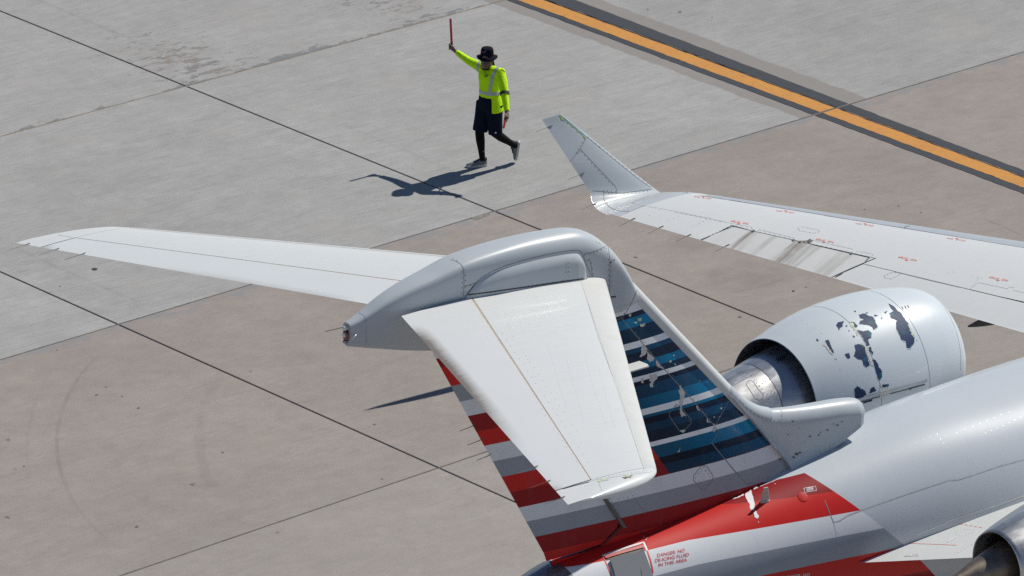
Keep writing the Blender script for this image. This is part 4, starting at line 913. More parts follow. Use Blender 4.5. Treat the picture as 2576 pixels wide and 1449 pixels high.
# ---- nacelle
NC = ['revL', 'cowlL', 'inlL']
N = [[(1548, 300), (1580, 312), (1600, 340), (1640, 370), (1660, 400), (1690, 440), (1700, 480), (1735, 540), (1730, 590), (1705, 625), (1680, 620), (1675, 580), (1640, 560), (1630, 530), (1605, 480), (1600, 440), (1610, 420), (1560, 400), (1555, 370), (1580, 350)],
     [(1330, 378), (1380, 370), (1395, 385), (1440, 395), (1450, 430), (1470, 470), (1440, 485), (1410, 455), (1370, 450), (1335, 445), (1345, 422), (1368, 412), (1340, 402)], [(1180, 435), (1220, 425), (1215, 460), (1195, 465), (1190, 490), (1170, 455)], [(1270, 430), (1300, 435), (1325, 460), (1310, 475), (1285, 460)],
     [(1325, 490), (1370, 500), (1400, 490), (1425, 510), (1420, 545), (1395, 550), (1410, 600), (1435, 650), (1430, 670), (1400, 620), (1370, 560)], [(1300, 600), (1330, 590), (1370, 600), (1380, 650), (1400, 700), (1410, 740), (1390, 760), (1370, 745), (1360, 710), (1330, 700), (1295, 680), (1310, 640)],
     [(1230, 665), (1260, 655), (1272, 690), (1250, 695)], [(1430, 700), (1455, 710), (1475, 750), (1500, 790), (1495, 840), (1475, 855), (1460, 800)], [(1088, 568), (1110, 558), (1155, 660), (1138, 648)], [(1300, 920), (1320, 895), (1375, 930), (1385, 960), (1350, 985), (1305, 985)], [(1415, 915), (1440, 900), (1460, 930), (1410, 950)], [(1480, 890), (1550, 880), (1545, 915), (1490, 918)],
     [(1024, 550), (1042, 565), (1030, 573)], [(1285, 530), (1306, 535), (1296, 548)], [(1440, 380), (1475, 383), (1452, 392)], [(1515, 360), (1540, 350), (1527, 371)], [(1494, 398), (1506, 402), (1500, 410)], [(1380, 365), (1396, 362), (1392, 374)], [(1236, 455), (1252, 460), (1240, 468)], [(1296, 352), (1312, 350), (1308, 362)], [(1255, 492), (1266, 494), (1262, 503)], [(1690, 905), (1760, 875), (1800, 868), (1790, 890), (1700, 922)], [(1360, 1010), (1430, 990), (1425, 1005), (1365, 1022)]]
mb_ = MB()
M_lift = simple('lifted_paint_edge', (.50, .60, .62), .5, var=.25, scale=60)
for i, q in enumerate(N):
    if len(q) > 5:
        qc = np.mean(np.array(q, float), 0); patch('lifted_edge', zs_(E4, [tuple(qc+(np.array(p)-qc)*1.06+np.array([1.5, -1.0])) for p in q]), NC, M_lift, engL, .0020, 2.0, i+80, 5)
    patch('bared_navy_patch', zs_(E4, q), NC, M_navychip, engL, .0030, 1.5 if len(q) > 5 else .8, i+80, 5)
for i, q in enumerate(([(1262, 428), (1290, 436), (1332, 520), (1382, 590), (1428, 672), (1410, 676), (1352, 584), (1300, 495)], [(1384, 640), (1402, 652), (1444, 762), (1425, 745), (1400, 690)], [(1690, 440), (1738, 542), (1726, 542), (1694, 475)], [(1070, 590), (1085, 578), (1150, 672), (1138, 672)], [(1750, 555), (1760, 570), (1752, 572)], [(1155, 690), (1172, 695), (1162, 702)])): patch('bared_primer_patch', zs_(E4, q), NC, M_primer if i in (0, 2) else M_bare, engL, .0030, 2.2, i+120)
for x, y in ((1640, 321), (1662, 316), (1682, 311)): patch('cowl_slot', zs_(E4, [(x, y), (x+6, y-2), (x+16, y+17), (x+10, y+19)]), NC, M_black, engL, .003)
patch('latch_plate', zs_(E4, [(1480, 912), (1554, 896), (1556, 968), (1484, 984)]), NC, M_metal, engL, .005)
rv = MB()
for y in (918, 940, 962): rivet_mb(rv, zs_(E4, [(1490, y+2), (1548, y-12)]), NC, .022, .005, .007)
rivet_mb(rv, zs_(E4, [(920, 420), (1050, 500), (1150, 640), (1210, 810)]), NC, .11, .004); mk('rivets', rv, M_rivet, engL, 0, recalc=False, kind='stuff')
seam('lower_hinge_rail', zs_(E4, [(1300, 1005), (1470, 955), (1800, 870), (1825, 855)]), NC, M_slat, engL, .03, .004); seam('lower_hinge_gap', zs_(E4, [(1310, 1020), (1480, 972), (1810, 884)]), NC, M_soot, engL, .012, .004)
seam('lip_joint', zs_(E4, [(1822, 195), (1900, 258), (1980, 370), (2035, 490), (2068, 640), (2070, 780)]), NC, M_seam2, engL, .006, curve=True)
seam('cowl_weld', zs_(E4, [(395, 905), (520, 838), (640, 775)]), ['coreL', 'coreaL'], M_seam, engL, .006)
seam('access_panel_edge', zs_(E4, [(515, 885), (525, 862), (550, 854), (572, 868), (600, 915), (638, 955), (640, 982), (610, 997), (578, 985), (550, 935), (515, 885)]), ['coreL'], M_seam, engL, .006)
rv = MB()
for pts in ([(610, 890), (700, 838)], [(575, 850), (640, 935), (700, 1020)], [(640, 960), (760, 930)], [(700, 930), (800, 1030)], [(400, 790), (470, 785), (560, 820)], [(770, 1000), (815, 1035)]): rivet_mb(rv, zs_(E4, pts), ['coreL'], .035, .005)
mk('rivets', rv, M_rivet, engL, 0, recalc=False, kind='stuff')
vp = patch('vent_plate', zs_(E4, [(715, 700), (790, 664), (815, 690), (745, 728)]), ['coreaL'], M_steel, engL, .004)
patch('vent_grille', zs_(E4, [(728, 699), (786, 672), (803, 688), (748, 718)]), ['coreaL'], M_black, engL, .007)
for k in range(5): seam('vent_slat', zs_(E4, [(736+k*12, 697-k*5.2), (752+k*12, 713-k*5.2)]), ['coreaL'], M_steel, engL, .006, .010)
# ---- pylon markings
PY = ['pylR']
seam('red_line', zs_(Z4, [(1000, 878), (1350, 890), (1710, 905)]), PY, M_redst, fus, .010); 
for k in range(6): x = 1685+k*62; seam('red_dash', zs_(Z4, [(x, 620+k*10.5), (x+38, 626.5+k*10.5)]), PY, M_redst, fus, .012)
rv = MB(); rivet_mb(rv, zs_(Z4, [(1690, 750), (1720, 720), (1800, 700), (1890, 700), (1925, 715), (1900, 745), (1810, 780), (1730, 785), (1690, 750)]), PY, .03, .005); rivet_mb(rv, zs_(Z4, [(1680, 1020), (1830, 940), (1930, 880)]), PY, .05, .005); mk('rivets', rv, M_seam2, fus, 0, recalc=False, kind='stuff')
patch('placard', zs_(Z4, [(1036, 1026), (1225, 1014), (1242, 1030), (1225, 1044), (1034, 1052)]), PY, M_whitest, fus, .003); patch('placard', zs_(Z4, [(1582, 858), (1690, 796), (1712, 800), (1600, 868)]), PY, M_whitest, fus, .003)
text_pix('lettering', 'NO STEP', Z4(1050, 1049), Z4(1222, 1037), 6.5, PY, simple('faded_stencil', (.55, .45, .44), .6), fus, .006)
# ---- wing: control surface gaps, skin joints, stencils
seam('aileron_gap', zs_(Z2, [(738, 330), (1000, 400), (1520, 517), (2505, 742)]), WNG, M_dark, ail, .013, .004); seam('aileron_gap', zs_(Z2, [(738, 330), (540, 425), (345, 515)]), WNG, M_dark, ail, .013, .004); seam('aileron_gap', zs_(Z2, [(2505, 742), (2420, 822), (2240, 900), (2065, 1000)]), WNG, M_dark, ail, .013, .004)
seam('flap_gap', zs_(Z3, [(410, 672), (760, 760), (1100, 845), (1540, 947)]), WNG, M_seam, flap, .010); seam('flap_gap', zs_(Z3, [(1540, 947), (1800, 1010), (2108, 1078)]), WNG, M_dark, flap, .016)
seam('spoiler_joint', zs_(Z3, [(1540, 945), (1625, 870), (1930, 935), (1955, 916), (2010, 926)]), WNG, M_seam2, wing, .007); seam('spoiler_joint', zs_(Z3, [(1992, 952), (2108, 976)]), WNG, M_seam2, wing, .007)
seam('slat_joint', zs_(Z3, [(0, 165), (845, 297), (2108, 505)]), WNG, M_seam2, slat, .008, step=40); seam('slat_joint', zs_(Z2, [(700, 0), (1450, 115), (2576, 300)]), WNG, M_seam2, slat, .008, step=40); seam('slat_joint', zs_(Z1, [(1990, 1100), (2318, 1150)]), WNG, M_seam2, slat, .006)
seam('slat_end_gap', zs_(Z3, [(845, 296), (870, 278), (905, 272)]), WNG, M_dark, slat, .010); seam('slat_end_gap', zs_(Z1, [(1800, 1066), (1880, 1068), (1950, 1066), (1885, 1080), (1800, 1066)]), WNG, M_soot, slat, .012)
seam('skin_joint', zs_(Z1, [(1375, 1222), (1800, 1300), (2318, 1412)]), WNG, M_seam2, wing, .004); seam('skin_joint', zs_(Z2, [(0, 155), (400, 232), (780, 310)]), WNG, M_seam2, wing, .004)
rv = MB(); rivet_mb(rv, zs_(Z2, [(20, 162), (400, 240), (770, 317)]), WNG, .06, .005); rivet_mb(rv, zs_(Z1, [(1400, 1232), (1800, 1308), (2300, 1415)]), WNG, .06, .005)
for pts in ([(790, 322), (985, 365)], [(800, 335), (975, 378)], [(1085, 390), (1300, 438), (1525, 490)], [(1100, 410), (1510, 505)], [(1640, 530), (1760, 527), (2020, 580), (2275, 640)], [(1700, 548), (2250, 672)], [(2340, 668), (2545, 708)], [(2330, 690), (2500, 735)], [(440, 460), (640, 365), (720, 325)], [(1585, 370), (1640, 352), (1830, 385), (1855, 405), (1790, 425), (1620, 395), (1585, 370)], [(2480, 770), (2420, 835)], [(230, 340), (380, 270)], [(310, 300), (450, 232)]): rivet_mb(rv, zs_(Z2, pts), WNG, .055, .0052)
for pts in ([(635, 805), (720, 765), (800, 785), (720, 830), (640, 812)], [(1310, 775), (1380, 757)], [(1545, 935), (1640, 810), (1675, 830)], [(1560, 800), (1660, 825)]): rivet_mb(rv, zs_(Z3, pts), WNG, .055, .005)
for pts in ([(1445, 1340), (1585, 1270)], [(1665, 1400), (1830, 1320)], [(1830, 1138), (1880, 1130)]): rivet_mb(rv, zs_(Z1, pts), WNG, .07, .005)
mk('rivets', rv, M_seam, wing, 0, recalc=False, kind='stuff')
seam('access_panel_edge', zs_(Z3, [(632, 800), (715, 762), (795, 765), (802, 785), (712, 833), (645, 828), (632, 800)]), WNG, M_seam2, flap, .005)
seam('access_panel_edge', zs_(Z2, [(1578, 368), (1600, 350), (1645, 345), (1840, 385), (1862, 408), (1830, 430), (1780, 428), (1610, 398), (1578, 368)]), WNG, M_seam2, wing, .004)
for pts in ([(780, 310), (985, 352), (1003, 385)], [(1060, 395), (1088, 380), (1535, 490), (1532, 512)], [(1620, 530), (1760, 514), (2290, 632), (2272, 680)], [(2308, 692), (2350, 655), (2562, 700), (2512, 742)]): seam('access_panel_edge', zs_(Z2, pts), WNG, M_seam2, wing, .005)
for x, y in ((1008, 402), (1528, 521), (1615, 541), (2272, 692)): patch('hinge_bracket', zs_(Z2, [(x-24, y-6), (x+10, y-14), (x+26, y-2), (x+2, y+14), (x-18, y+8)]), WNG, M_soot, ail, .008)
for i, q in enumerate(([(1640, 535), (1755, 515), (1770, 525), (1700, 552), (1650, 550)], [(740, 335), (800, 345), (760, 352)])): patch('soot_smear', zs_(Z2, q), WNG, M_soot, ail, .0055, 5, i)
def no_step(pL, pR, flip):
    L, R = hit(pL, WNG), hit(pR, WNG)
    if L is None or R is None: return
    o, e = (R[0], L[0]) if flip else (L[0], R[0]); ex = e-o; ln = np.linalg.norm(ex); ex = ex/ln; n_ = np.array([0, 0, 1.0]); ey = np.cross(n_, ex); m = MB(); hh = .045
    for s_, a, b in (('NO', 0, .33), ('STEP', .50, 1.0)):
        V, Fc = text2d(s_, 1.0, .012); W_ = V[:, 0].max(); pts = []
        for x, y in V:
            p = o+ex*ln*(a+(b-a)*x/W_)+ey*hh*y/.73
            r_ = None
            for s in WNG:
                r = SURF[s].ray_cast(Vector((p[0], p[1], 4)), Vector((0, 0, -1)), 6)
                if r[0] is not None and (r_ is None or r[0].z > r_.z): r_ = r[0]
            pts.append(np.array(r_)+np.array([0, 0, .004]) if r_ else p)
        m.add(pts, Fc)
    tri = [o+ex*ln*.36+ey*hh*1.05, o+ex*ln*.58+ey*hh*1.05, o+ex*ln*.47+ey*hh*1.9]; tv = []
    for p in tri:
        zz = max([r[0].z for r in (SURF[s].ray_cast(Vector((p[0], p[1], 4)), Vector((0, 0, -1)), 6) for s in WNG) if r[0] is not None] or [p[2]]); tv.append((p[0], p[1], zz+.004))
    m.add(tv, [(0, 1, 2)]); mk('stencil', m, M_redst, wing, 0, recalc=False)
for a, b in ((Z1(1958, 1125), Z1(2155, 1153)), (E6(1296, 574), E6(1388, 586)), (E6(1705, 640), E6(1798, 654)), (E6(2178, 716), E6(2272, 731))): no_step(a, b, False)
for a, b in ((E6(1068, 620), E6(1157, 637)), (E6(1507, 714), E6(1597, 732)), (E6(1933, 806), E6(2026, 826)), (E6(2402, 910), E6(2497, 930))): no_step(a, b, True)
# ---- winglet skin joints
for pts, c_ in (([(738, 1046), (920, 1062), (1120, 1081), (1300, 1055), (1470, 1032)], 0), ([(523, 716), (640, 566), (716, 428)], 0), ([(640, 566), (850, 790), (1000, 950), (1050, 1005), (1068, 1070)], 1), ([(718, 428), (1150, 785), (1300, 905), (1450, 1010)], 0), ([(912, 1065), (914, 1150), (950, 1215), (1030, 1268), (1130, 1292), (1200, 1290)], 1), ([(1092, 1348), (1380, 1222)], 0), ([(1380, 1222), (1235, 1193), (1440, 1112)], 0)):
    seam('skin_joint', zs_(Z1, pts), WNG, M_seam, wl, .006, curve=bool(c_))
rv = MB()
for pts, pi in (([(732, 428), (1100, 735), (1460, 1005)], .06), ([(655, 600), (850, 815), (1035, 1005)], .06), ([(910, 1048), (1080, 1064)], .05), ([(925, 1078), (1085, 1090)], .05), ([(1150, 1088), (1300, 1072), (1435, 1050)], .05), ([(690, 455), (640, 530), (595, 605)], .05), ([(612, 620), (640, 585)], .03), ([(925, 1110), (930, 1180), (1000, 1250), (1100, 1285), (1200, 1280)], .05)): rivet_mb(rv, zs_(Z1, pts), ['wl'], pi, .0068)
mk('rivets', rv, M_rivet, wl, 0, recalc=False, kind='stuff')
patch('bared_primer_patch', zs_(Z1, [(390, 176), (415, 175), (470, 232), (560, 300), (640, 368), (702, 415), (700, 440), (680, 438), (665, 405), (590, 340), (500, 270), (410, 208)]), ['wl'], M_primer2, wl, .003, 2.2, 9)
patch('polished_edge', zs_(Z1, [(420, 170), (718, 402), (708, 424), (560, 296), (430, 190)]), ['wl'], simple('bright_edge_metal', (.62, .70, .76), .3, .4), wl, .0045, 0)
# ================================================================== MARSHALLER
O_ = onZ(E8(440, 1275), 0); RH = np.array([math.sin(YAW), -math.cos(YAW), 0]); TC = -np.array([math.cos(YAW), math.sin(YAW), 0])
def PW(u, v, w_): return O_+RH*u+TC*w_+np.array([0, 0, v])
M_skin = simple('brown_skin', (.15, .080, .054), .5, var=.12, scale=30)
t = NT('fluorescent_shirt'); v = t.co(); a = t.noise(t.mapv(v, scale=(1, 1, .6)), 11, 3, .55, 1.2); b = t.noise(v, 3, 3)
t.bump(a, .5, .03); M_hivis = t.fin(t.mix(t.rng(b, .35, .7), (.58, .95, .006, 1), (.50, .83, .010, 1)), .9, spec=.2)
M_navy = simple('navy_shorts', (.008, .011, .024), .95, var=.25, scale=25, spec=.1)
M_legg = simple('black_leggings', (.005, .005, .006), .8, var=.2, scale=25, spec=.15)
M_hat = simple('black_hat_cloth', (.007, .007, .011), .95, var=.2, scale=40, spec=.15)
M_refl = simple('reflective_tape', (.42, .45, .48), .45, .1, var=.15, scale=60)
M_shoe = simple('grey_shoe_mesh', (.17, .18, .20), .7, var=.35, scale=60)
M_sole = simple('pale_sole', (.48, .49, .46), .6, var=.2, scale=30)
M_lace = simple('black_laces', (.015, .015, .018), .7)
M_wand = simple('red_wand_plastic', (.46, .02, .035), .3, var=.06, coat=.4)
M_wand2 = simple('coral_wand_plastic', (.72, .07, .06), .3, var=.06, coat=.4)
M_glass = simple('dark_sunglass', (.008, .008, .009), .1, coat=1)
def solid(name, mb, mat, parent, voxel, sm=4, surf=None):
    me = bpy.data.meshes.new(name); me.from_pydata(mb.v, [], mb.f)
    bm = bmesh.new(); bm.from_mesh(me); bmesh.ops.recalc_face_normals(bm, faces=bm.faces); bm.to_mesh(me); bm.free()
    ob = bpy.data.objects.new(name, me); COL.objects.link(ob)
    r = ob.modifiers.new('r', 'REMESH'); r.mode = 'VOXEL'; r.voxel_size = voxel
    s = ob.modifiers.new('s', 'SMOOTH'); s.factor = .5; s.iterations = sm
    dg = bpy.context.evaluated_depsgraph_get(); me2 = bpy.data.meshes.new_from_object(ob.evaluated_get(dg)); me2.name = name
    bpy.data.objects.remove(ob); bpy.data.meshes.remove(me)
    me2.materials.clear(); me2.materials.append(mat); me2.shade_smooth()
    o = bpy.data.objects.new(name, me2); COL.objects.link(o)
    if parent is not None:
        o.parent = parent
        if parent.type == 'EMPTY': o.location = -Vector(parent.location)
    if surf: SURF[surf] = BVHTree.FromPolygons([tuple(v.co) for v in me2.vertices], [tuple(p.vertices) for p in me2.polygons])
    return o
man = thing('person', 'person in fluorescent shirt and black brimmed hat walking with one arm raised on the apron', 'person', tuple(PW(.12, 0, 0)))
# joints (u right, v up, w towards the viewer)
J = dict(neck=(.125, 1.345, .0), head=(.10, 1.445, .03), chest=(.135, 1.20, .0), belly=(.135, 1.02, 0), pelvis=(.135, .84, 0),
         rs=(.0, 1.305, -.13), re=(-.14, 1.315, -.315), rw=(-.295, 1.365, -.50), rh=(-.345, 1.40, -.545),
         ls=(.275, 1.305, .13), le=(.325, 1.10, .27), lw=(.358, .905, .46), lh=(.358, .855, .52),
         rhip=(.075, .80, -.055), rk=(.015, .455, .0), ra=(.052, .105, -.01), lhip=(.20, .80, .055), lk=(.215, .475, .075), la=(.462, .245, -.12))
def j(n, du=0, dv=0, dw=0): a = J[n]; return PW(a[0]+du, a[1]+dv, a[2]+dw)
def mid(a, b, t): return np.array(a)*(1-t)+np.array(b)*t
ca, sa_ = math.cos(math.radians(47)), math.sin(math.radians(47))
SHD = RH*ca+TC*sa_            # towards his left shoulder
FAC = TC*ca-RH*sa_            # the way his chest faces
UPZ = np.array([0, 0, 1.0])
def torso(mb, rows):
    L = []
    for c_, hw, hd, tilt in rows: L.append([c_+SHD*hw*math.cos(a)*(1)+FAC*hd*math.sin(a)+UPZ*tilt*math.cos(a) for a in np.linspace(0, 2*math.pi, 28, endpoint=False)])
    return mb.loft(L)
fdir = TC*.93-RH*.36; fdir /= np.linalg.norm(fdir); fside = np.cross(UPZ, fdir)
def hand(mb, wrist, palm, axis, out, flip=1):
    """fist closed on a rod: palm block, four curled fingers of unequal length and a thumb"""
    axis = axis/np.linalg.norm(axis); palm = np.array(palm); o = out/np.linalg.norm(out); t_ = np.cross(axis, o)*flip
    mb.tube([wrist, mid(wrist, palm, .55), palm], [.024, .030, .026], 12)
    mb.ball(palm, (.030, .030, .036), 14, 10)
    for k, (h_, ln) in enumerate(((.034, .95), (.012, 1.05), (-.010, 1.0), (-.031, .82))):
        pts = []
        for q in np.linspace(-.5, 3.6*ln, 7): pts.append(palm+o*.020+axis*h_+(o*math.sin(q+.0)*.0+0)+(t_*-math.cos(q)*.022+o*(.012+math.sin(q)*.022)))
        mb.tube(pts, [.0085, .0088, .0086, .0084, .008, .0076, .007], 8)
    th = [palm-t_*.012+axis*.010, palm+t_*.022+axis*.034, palm+t_*.030+o*.022+axis*.046, palm+t_*.010+o*.046+axis*.046]
    mb.tube(th, [.013, .0115, .010, .008], 8)
b = MB()
# head with jaw, nose, ears
hc = j('head'); HL = []
for dv, rx, rd, off in ((-.118, .020, .022, .030), (-.108, .040, .042, .026), (-.085, .056, .066, .018), (-.05, .067, .082, .008), (0, .073, .092, 0), (.05, .074, .095, -.004), (.09, .060, .080, -.006), (.118, .022, .03, -.006)):
    HL.append([hc+UPZ*dv+fdir*(off+rd*math.sin(a))+fside*rx*math.cos(a) for a in np.linspace(0, 2*math.pi, 20, endpoint=False)])
b.loft(HL)
b.tube([hc+fdir*.088+UPZ*.012, hc+fdir*.106-UPZ*.028, hc+fdir*.094-UPZ*.040], [.008, .014, .010], 8)      # nose
b.tube([hc+fdir*.082-UPZ*.066-fside*.022, hc+fdir*.094-UPZ*.064, hc+fdir*.082-UPZ*.066+fside*.022], [.007, .010, .007], 8)   # mouth
for s in (-1, 1): b.ball(hc+fside*s*.074-UPZ*.01, (.012, .012, .028), 8, 6)
b.tube([j('neck', 0, -.06), j('neck'), hc-UPZ*.07], [.062, .054, .052], 14)
torso(b, [(j('pelvis', 0, -.06), .135, .10, 0), (j('belly'), .125, .095, 0), (j('chest'), .145, .105, 0), (j('neck', 0, -.05), .13, .07, 0), (j('neck', 0, 0), .05, .05, 0)])
b.tube([j('rs'), j('re'), j('rw')], [.048, .038, .026], 12); b.tube([j('ls'), j('le'), j('lw')], [.048, .038, .026], 12)
for h_, k_, a_ in (('rhip', 'rk', 'ra'), ('lhip', 'lk', 'la')):
    b.tube([j(h_), mid(j(h_), j(k_), .5), j(k_), mid(j(k_), j(a_), .3), j(a_)], [.078, .066, .050, .050, .034], 14)
WX = (PW(-.372, 1.785, -.575)-PW(-.352, 1.41, -.565)); WX2 = (PW(.318, .745, .60)-PW(.345, .868, .575))
hand(b, j('rw'), j('rh', .006, 0, .006), WX, PW(-.05, .012, -.045)-PW(0, 0, 0)+TC*.012, 1)
hand(b, j('lw'), j('lh', .0, 0, -.01), -WX2, RH*-.35+TC*.9-UPZ*.25, -1)
body = solid('body', b, M_skin, man, .0055, 2)
# eyes hidden by wrap-around glasses
gl = MB(); GL = []
for a in np.linspace(-1.15, 1.15, 13): c_ = hc+UPZ*.010+fdir*(.006+.094*math.cos(a))+fside*.079*math.sin(a); n_ = fdir*math.cos(a)+fside*math.sin(a); hgt_ = .019*(1 if abs(a) < .95 else .5); GL.append([c_+UPZ*hgt_, c_+n_*.005+UPZ*hgt_*.5, c_+n_*.005-UPZ*hgt_*.6, c_-UPZ*hgt_, c_-n_*.01])
mk('sunglasses', gl.loft(GL), M_glass, man, 40)
bd = MB(); BD = []
for a in np.linspace(-1.0, 1.0, 9): c_ = hc-UPZ*.098+fdir*(.022+.052*math.cos(a))+fside*.053*math.sin(a); BD.append([c_+UPZ*.016, c_+fdir*.006*math.cos(a)+fside*.006*math.sin(a), c_-UPZ*.014, c_-fdir*.02])
mk('beard', bd.loft(BD), M_hat, man, 60)
# shirt
s_ = MB()
torso(s_, [(j('belly', 0, -.06), .150, .118, 0), (j('belly'), .148, .117, 0), (j('belly', 0, .08), .150, .118, 0), (j('chest'), .166, .125, 0), (j('chest', 0, .06), .165, .118, .0), (j('neck', 0, -.045), .135, .085, 0), (j('neck', 0, -.008), .075, .068, 0)])
s_.tube([j('chest', .03, .09, .03), j('rs'), mid(j('rs'), j('re'), .5), j('re'), mid(j('re'), j('rw'), .5), j('rw', .010, -.004, .010)], [.075, .068, .058, .050, .043, .036], 16)
s_.tube([j('chest', -.03, .09, -.03), j('ls'), mid(j('ls'), j('le'), .5), j('le'), mid(j('le'), j('lw'), .5), j('lw', -.001, .008, -.008)], [.078, .073, .064, .054, .045, .036], 16)
# shirt tail hanging at his left hip
s_.loft([[j('belly', 0, dv)+SHD*hw*math.cos(a)+FAC*hd*math.sin(a) for a in np.linspace(-1.15, .66, 12)]+[j('belly', 0, dv)+SHD*(hw-.03)*math.cos(a)+FAC*(hd-.03)*math.sin(a) for a in np.linspace(.66, -1.15, 12)] for dv, hw, hd in ((.02, .150, .120), (-.08, .172, .140), (-.16, .190, .155), (-.245, .202, .165))])
shirt = solid('shirt', s_, M_hivis, man, .0085, 3, surf='shirt')
# shorts
q = MB()
torso(q, [(j('belly', 0, -.03), .143, .112, 0), (j('belly', 0, -.09), .152, .122, 0), (j('pelvis', 0, .0), .165, .132, 0), (j('pelvis', 0, -.06), .155, .13, 0)])
q.tube([j('rhip', 0, .06), mid(j('rhip'), j('rk'), .4), mid(j('rhip'), j('rk'), .93)], [.110, .104, .098], 18); q.tube([j('lhip', 0, .06), mid(j('lhip'), j('lk'), .4), mid(j('lhip'), j('lk'), 1.02)], [.108, .100, .090], 18)
shorts = solid('shorts', q, M_navy, man, .009, 3, surf='shorts')
# leggings
for k_, a_, nm in (('rk', 'ra', 0), ('lk', 'la', 1)):
    top_ = mid(j('rhip' if nm == 0 else 'lhip'), j(k_), .6); m = MB().tube([top_, j(k_), mid(j(k_), j(a_), .28), mid(j(k_), j(a_), .7), mid(j(k_), j(a_), 1.06)], [.075, .060, .059, .043, .037], 16)
    solid('legging', m, M_legg, man, .008, 3, surf='leg%d' % nm)
# shoes
def shoe(heel, toe, up_, wd):
    d = toe-heel; L_ = np.linalg.norm(d); d /= L_; up_ = up_-d*(up_@d); up_ /= np.linalg.norm(up_); sd_ = np.cross(up_, d); m = MB(); so = MB(); la = MB(); A = []; B = []
    for s, w_, h_ in ((-.02, .55, .060), (.05, .80, .082), (.18, .90, .092), (.36, .90, .090), (.52, .97, .070), (.70, 1.05, .054), (.86, .95, .044), (.97, .66, .034), (1.01, .3, .02)):
        c_ = heel+d*L_*s; ww = wd*w_/2
        A.append([c_+sd_*ww*math.cos(a)*(1.0 if math.sin(a) < .3 else .82)+up_*(.014+(h_-.014)*max(0, math.sin(a))**.8) for a in np.linspace(0, math.pi, 9)]+[c_-sd_*ww*.9+up_*.012, c_+sd_*ww*.9+up_*.012])
        B.append([c_+sd_*ww*1.10*k+up_*z for k, z in ((-1, .020), (-1.03, .008), (-.9, -.008), (.9, -.008), (1.03, .008), (1, .020))])
    o = mk('shoe', m.loft(A), M_shoe, man, 60); mk('sole', so.loft(B), M_sole, o, 60)
    for s in (.40, .47, .54, .61): c_ = heel+d*L_*s; hh_ = np.interp(s, [.36, .52, .7], [.090, .070, .054])+.004; la.tube([c_-sd_*wd*.30+up_*(hh_-.012), c_+up_*hh_, c_+sd_*wd*.30+up_*(hh_-.012)], .006, 6)
    mk('laces', la, M_lace, o, 60)
    mk('collar', MB().loft([[heel+d*L_*.17+up_*z+(d*.052*math.cos(a)+sd_*.042*math.sin(a)) for a in np.linspace(0, 2*math.pi, 16, endpoint=False)] for z in (.07, .098)]), M_lace, o, 60)
shoe(PW(.105, .010, -.035), PW(-.150, .010, .035), UPZ, .092)
shoe(PW(.520, .290, -.145), PW(.482, .035, -.165), -RH*1.0+UPZ*.1+TC*.15, .092)
# hat: brim and crown
bc = PW(.10, 1.492, .02); H_ = []
for r_, dz in ((.134, -.013), (.135, -.007), (.118, .001), (.094, .006), (.087, .012), (.084, .05), (.080, .092), (.068, .115), (.042, .124), (.012, .126)): H_.append([bc+RH*r_*math.cos(a)*1.0+TC*r_*1.02*math.sin(a)+UPZ*(dz+(.010*math.cos(2*a) if r_ > .12 else 0)) for a in np.linspace(0, 2*math.pi, 40, endpoint=False)])
for r_, dz in ((.09, -.004), (.130, -.019)): H_.insert(0, [bc+RH*r_*math.cos(a)+TC*r_*math.sin(a)+UPZ*(dz+(.010*math.cos(2*a) if r_ > .12 else 0)) for a in np.linspace(0, 2*math.pi, 40, endpoint=False)]) if r_ > .1 else None
hat = mk('hat', MB().loft(H_), M_hat, man, 60, surf='hat')
mk('neck_flap', MB().loft([[hc-fdir*(.075+k)+UPZ*z+fside*x*(.075+k) for x in (-.7, -.35, 0, .35, .7)] for z, k in ((.05, .0), (-.03, .012), (-.10, .022), (-.135, .03))]+[[hc-fdir*(.065+k)+UPZ*z+fside*x*(.07+k) for x in (-.7, -.35, 0, .35, .7)] for z, k in ((-.135, .03), (.05, 0))], False, False, False), M_hat, man, 60)
mk('chin_cord', MB().tube([hc+fside*-.076+fdir*.01+UPZ*.04, hc+fside*-.06+fdir*.06-UPZ*.09, hc+fdir*.06-UPZ*.14, hc+fdir*.07-UPZ*.17], .004, 6), M_lace, man, 60)
# tape, emblem, armband
SH = ['shirt']
seam('reflective_band', zs_(E8, [(436, 638), (470, 662), (530, 677), (580, 675), (626, 664)]), SH, M_refl, shirt, .042, .004, 4); seam('reflective_band', zs_(E8, [(612, 446), (582, 480), (560, 530), (546, 590), (536, 668)]), SH, M_refl, shirt, .040, .005, 4); seam('reflective_band', zs_(E8, [(455, 402), (442, 430), (436, 470), (434, 520)]), SH, M_refl, shirt, .032, .005, 4)
patch('bird_emblem', zs_(E8, [(487, 521), (503, 524), (512, 515), (526, 511), (517, 524), (506, 531)]), SH, simple('dark_green_print', (.01, .06, .03), .7), shirt, .004); seam('emblem_line', zs_(E8, [(488, 527), (520, 537)]), SH, M_red, shirt, .006, .004, 3)
e0 = j('le'); ed = j('lw')-j('le'); ed /= np.linalg.norm(ed); mk('armband', MB().tube([e0+ed*.0, e0+ed*.035], .062, 18), M_lace, man, 60)
mk('shoulder_strap', MB().tube([np.array(h[0])+np.array(h[1])*.004 for h in (hit(E8(*p_), SH+['hat']) for p_ in ((580, 425), (605, 445), (635, 470), (660, 494))) if h], .005, 6), M_lace, man, 60)
patch('hat_emblem', zs_(E8, [(488, 330), (500, 312), (512, 306), (506, 322), (496, 334)]), ['hat'], simple('blue_emblem', (.01, .06, .35), .6), hat, .003); seam('emblem_line', zs_(E8, [(468, 322), (492, 334)]), ['hat'], M_red, hat, .006, .003, 3)
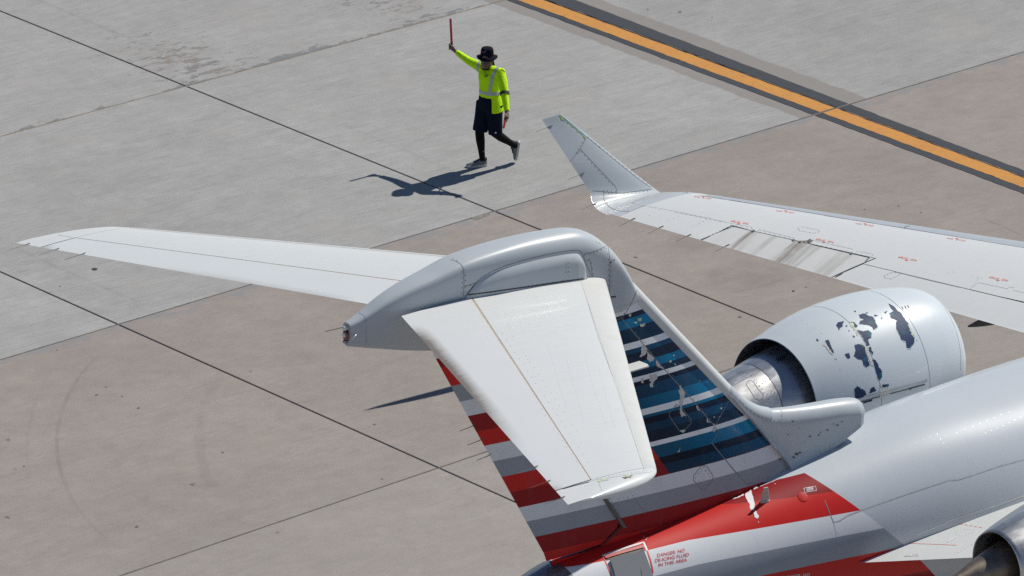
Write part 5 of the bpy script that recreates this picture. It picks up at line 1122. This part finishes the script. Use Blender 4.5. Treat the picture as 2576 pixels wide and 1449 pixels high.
patch('shorts_emblem', zs_(E8, [(576, 1000), (580, 990), (592, 990), (590, 1002), (586, 998), (582, 1002)]), ['shorts'], M_whitest, shorts, .004)
patch('swoosh_emblem', zs_(E8, [(478, 1150), (482, 1153), (491, 1146), (481, 1149)]), ['leg0'], M_whitest, man, .004)
# wands
def wand(label, a, b_, mat, r_):
    d = b_-a; t_ = thing('marshalling_wand', label, 'wand', tuple(a), 'marshalling wands held by the person')
    mk('tube', MB().tube([a+d*.16, a+d*.97, a+d], [r_, r_, r_*.6], 16), mat, t_, 50); mk('handle', MB().tube([a-d*.12, a+d*.16], r_*.95, 14), M_lace, t_, 50)
    mk('end_ring', MB().tube([a+d*.155, a+d*.185], r_*1.12, 16), mat, t_, 50)
wand('red wand held upright in the raised hand', PW(-.352, 1.41, -.565), PW(-.372, 1.785, -.575), M_wand, .0155)
wand('coral wand pointing down from the lowered hand', PW(.345, .868, .575), PW(.318, .735, .60), M_wand2, .0150)
# ================================================================== patches on the apron
def gpatch(name, poly, mat, z=.003, amp=0, seed=0):
    if amp: poly = rough(poly, amp, seed)
    V, Fc = flat_tri(poly, 0); m = MB().add([onZ(p_, 0)+np.array([0, 0, z]) for p_ in V], Fc); return mk(name, m, mat, apron, 0)
gpatch('repair_patch', zs_(E2, [(1072, 40), (1112, 56), (1150, 42), (1214, 12), (1190, 4), (1130, 22)]), simple('olive_repair_mortar', (.19, .19, .16), .9, var=.25, scale=20), amp=1.5, seed=2)
gpatch('tar_spot', [np.array(E7(541, 325))+np.array([12*math.cos(a), 5*math.sin(a)]) for a in np.linspace(0, 2*math.pi, 14, endpoint=False)], M_sealB, amp=.6, seed=4)
M_spot = simple('faded_oil', (.165, .155, .148), .9, var=.2)
for i, (z_, x, y, s) in enumerate(((E7, 345, 423, 3), (Q3, 1092, 503, 6), (Q3, 118, 570, 5), (Q3, 945, 660, 9), (Q3, 475, 220, 6), (Q3, 520, 182, 4), (Q3, 1230, 107, 4), (Z3, 430, 100, 4), (Z3, 785, 63, 4), (Z3, 1020, 132, 4), (Z2, 1527, 1172, 5), (Z2, 1688, 1120, 4), (E4, 470, 395, 7), (E4, 858, 208, 5), (Q3, 280, 0, 4), (Q3, 1875, 632, 5), (Q3, 680, 285, 6), (Q3, 600, 228, 4), (Q3, 40, 440, 8), (Q3, 38, 820, 9), (Q3, 670, 868, 7), (E1, 2080, 60, 4), (F1, 1710, 30, 8), (F1, 1792, 43, 3))):
    c_ = np.array(z_(x, y)); gpatch('oil_spot', [c_+np.array([s*1.15*math.cos(a), s*.5*math.sin(a)]) for a in np.linspace(0, 2*math.pi, 9, endpoint=False)], M_spot if i % 4 else M_soot, amp=s*.2, seed=i)
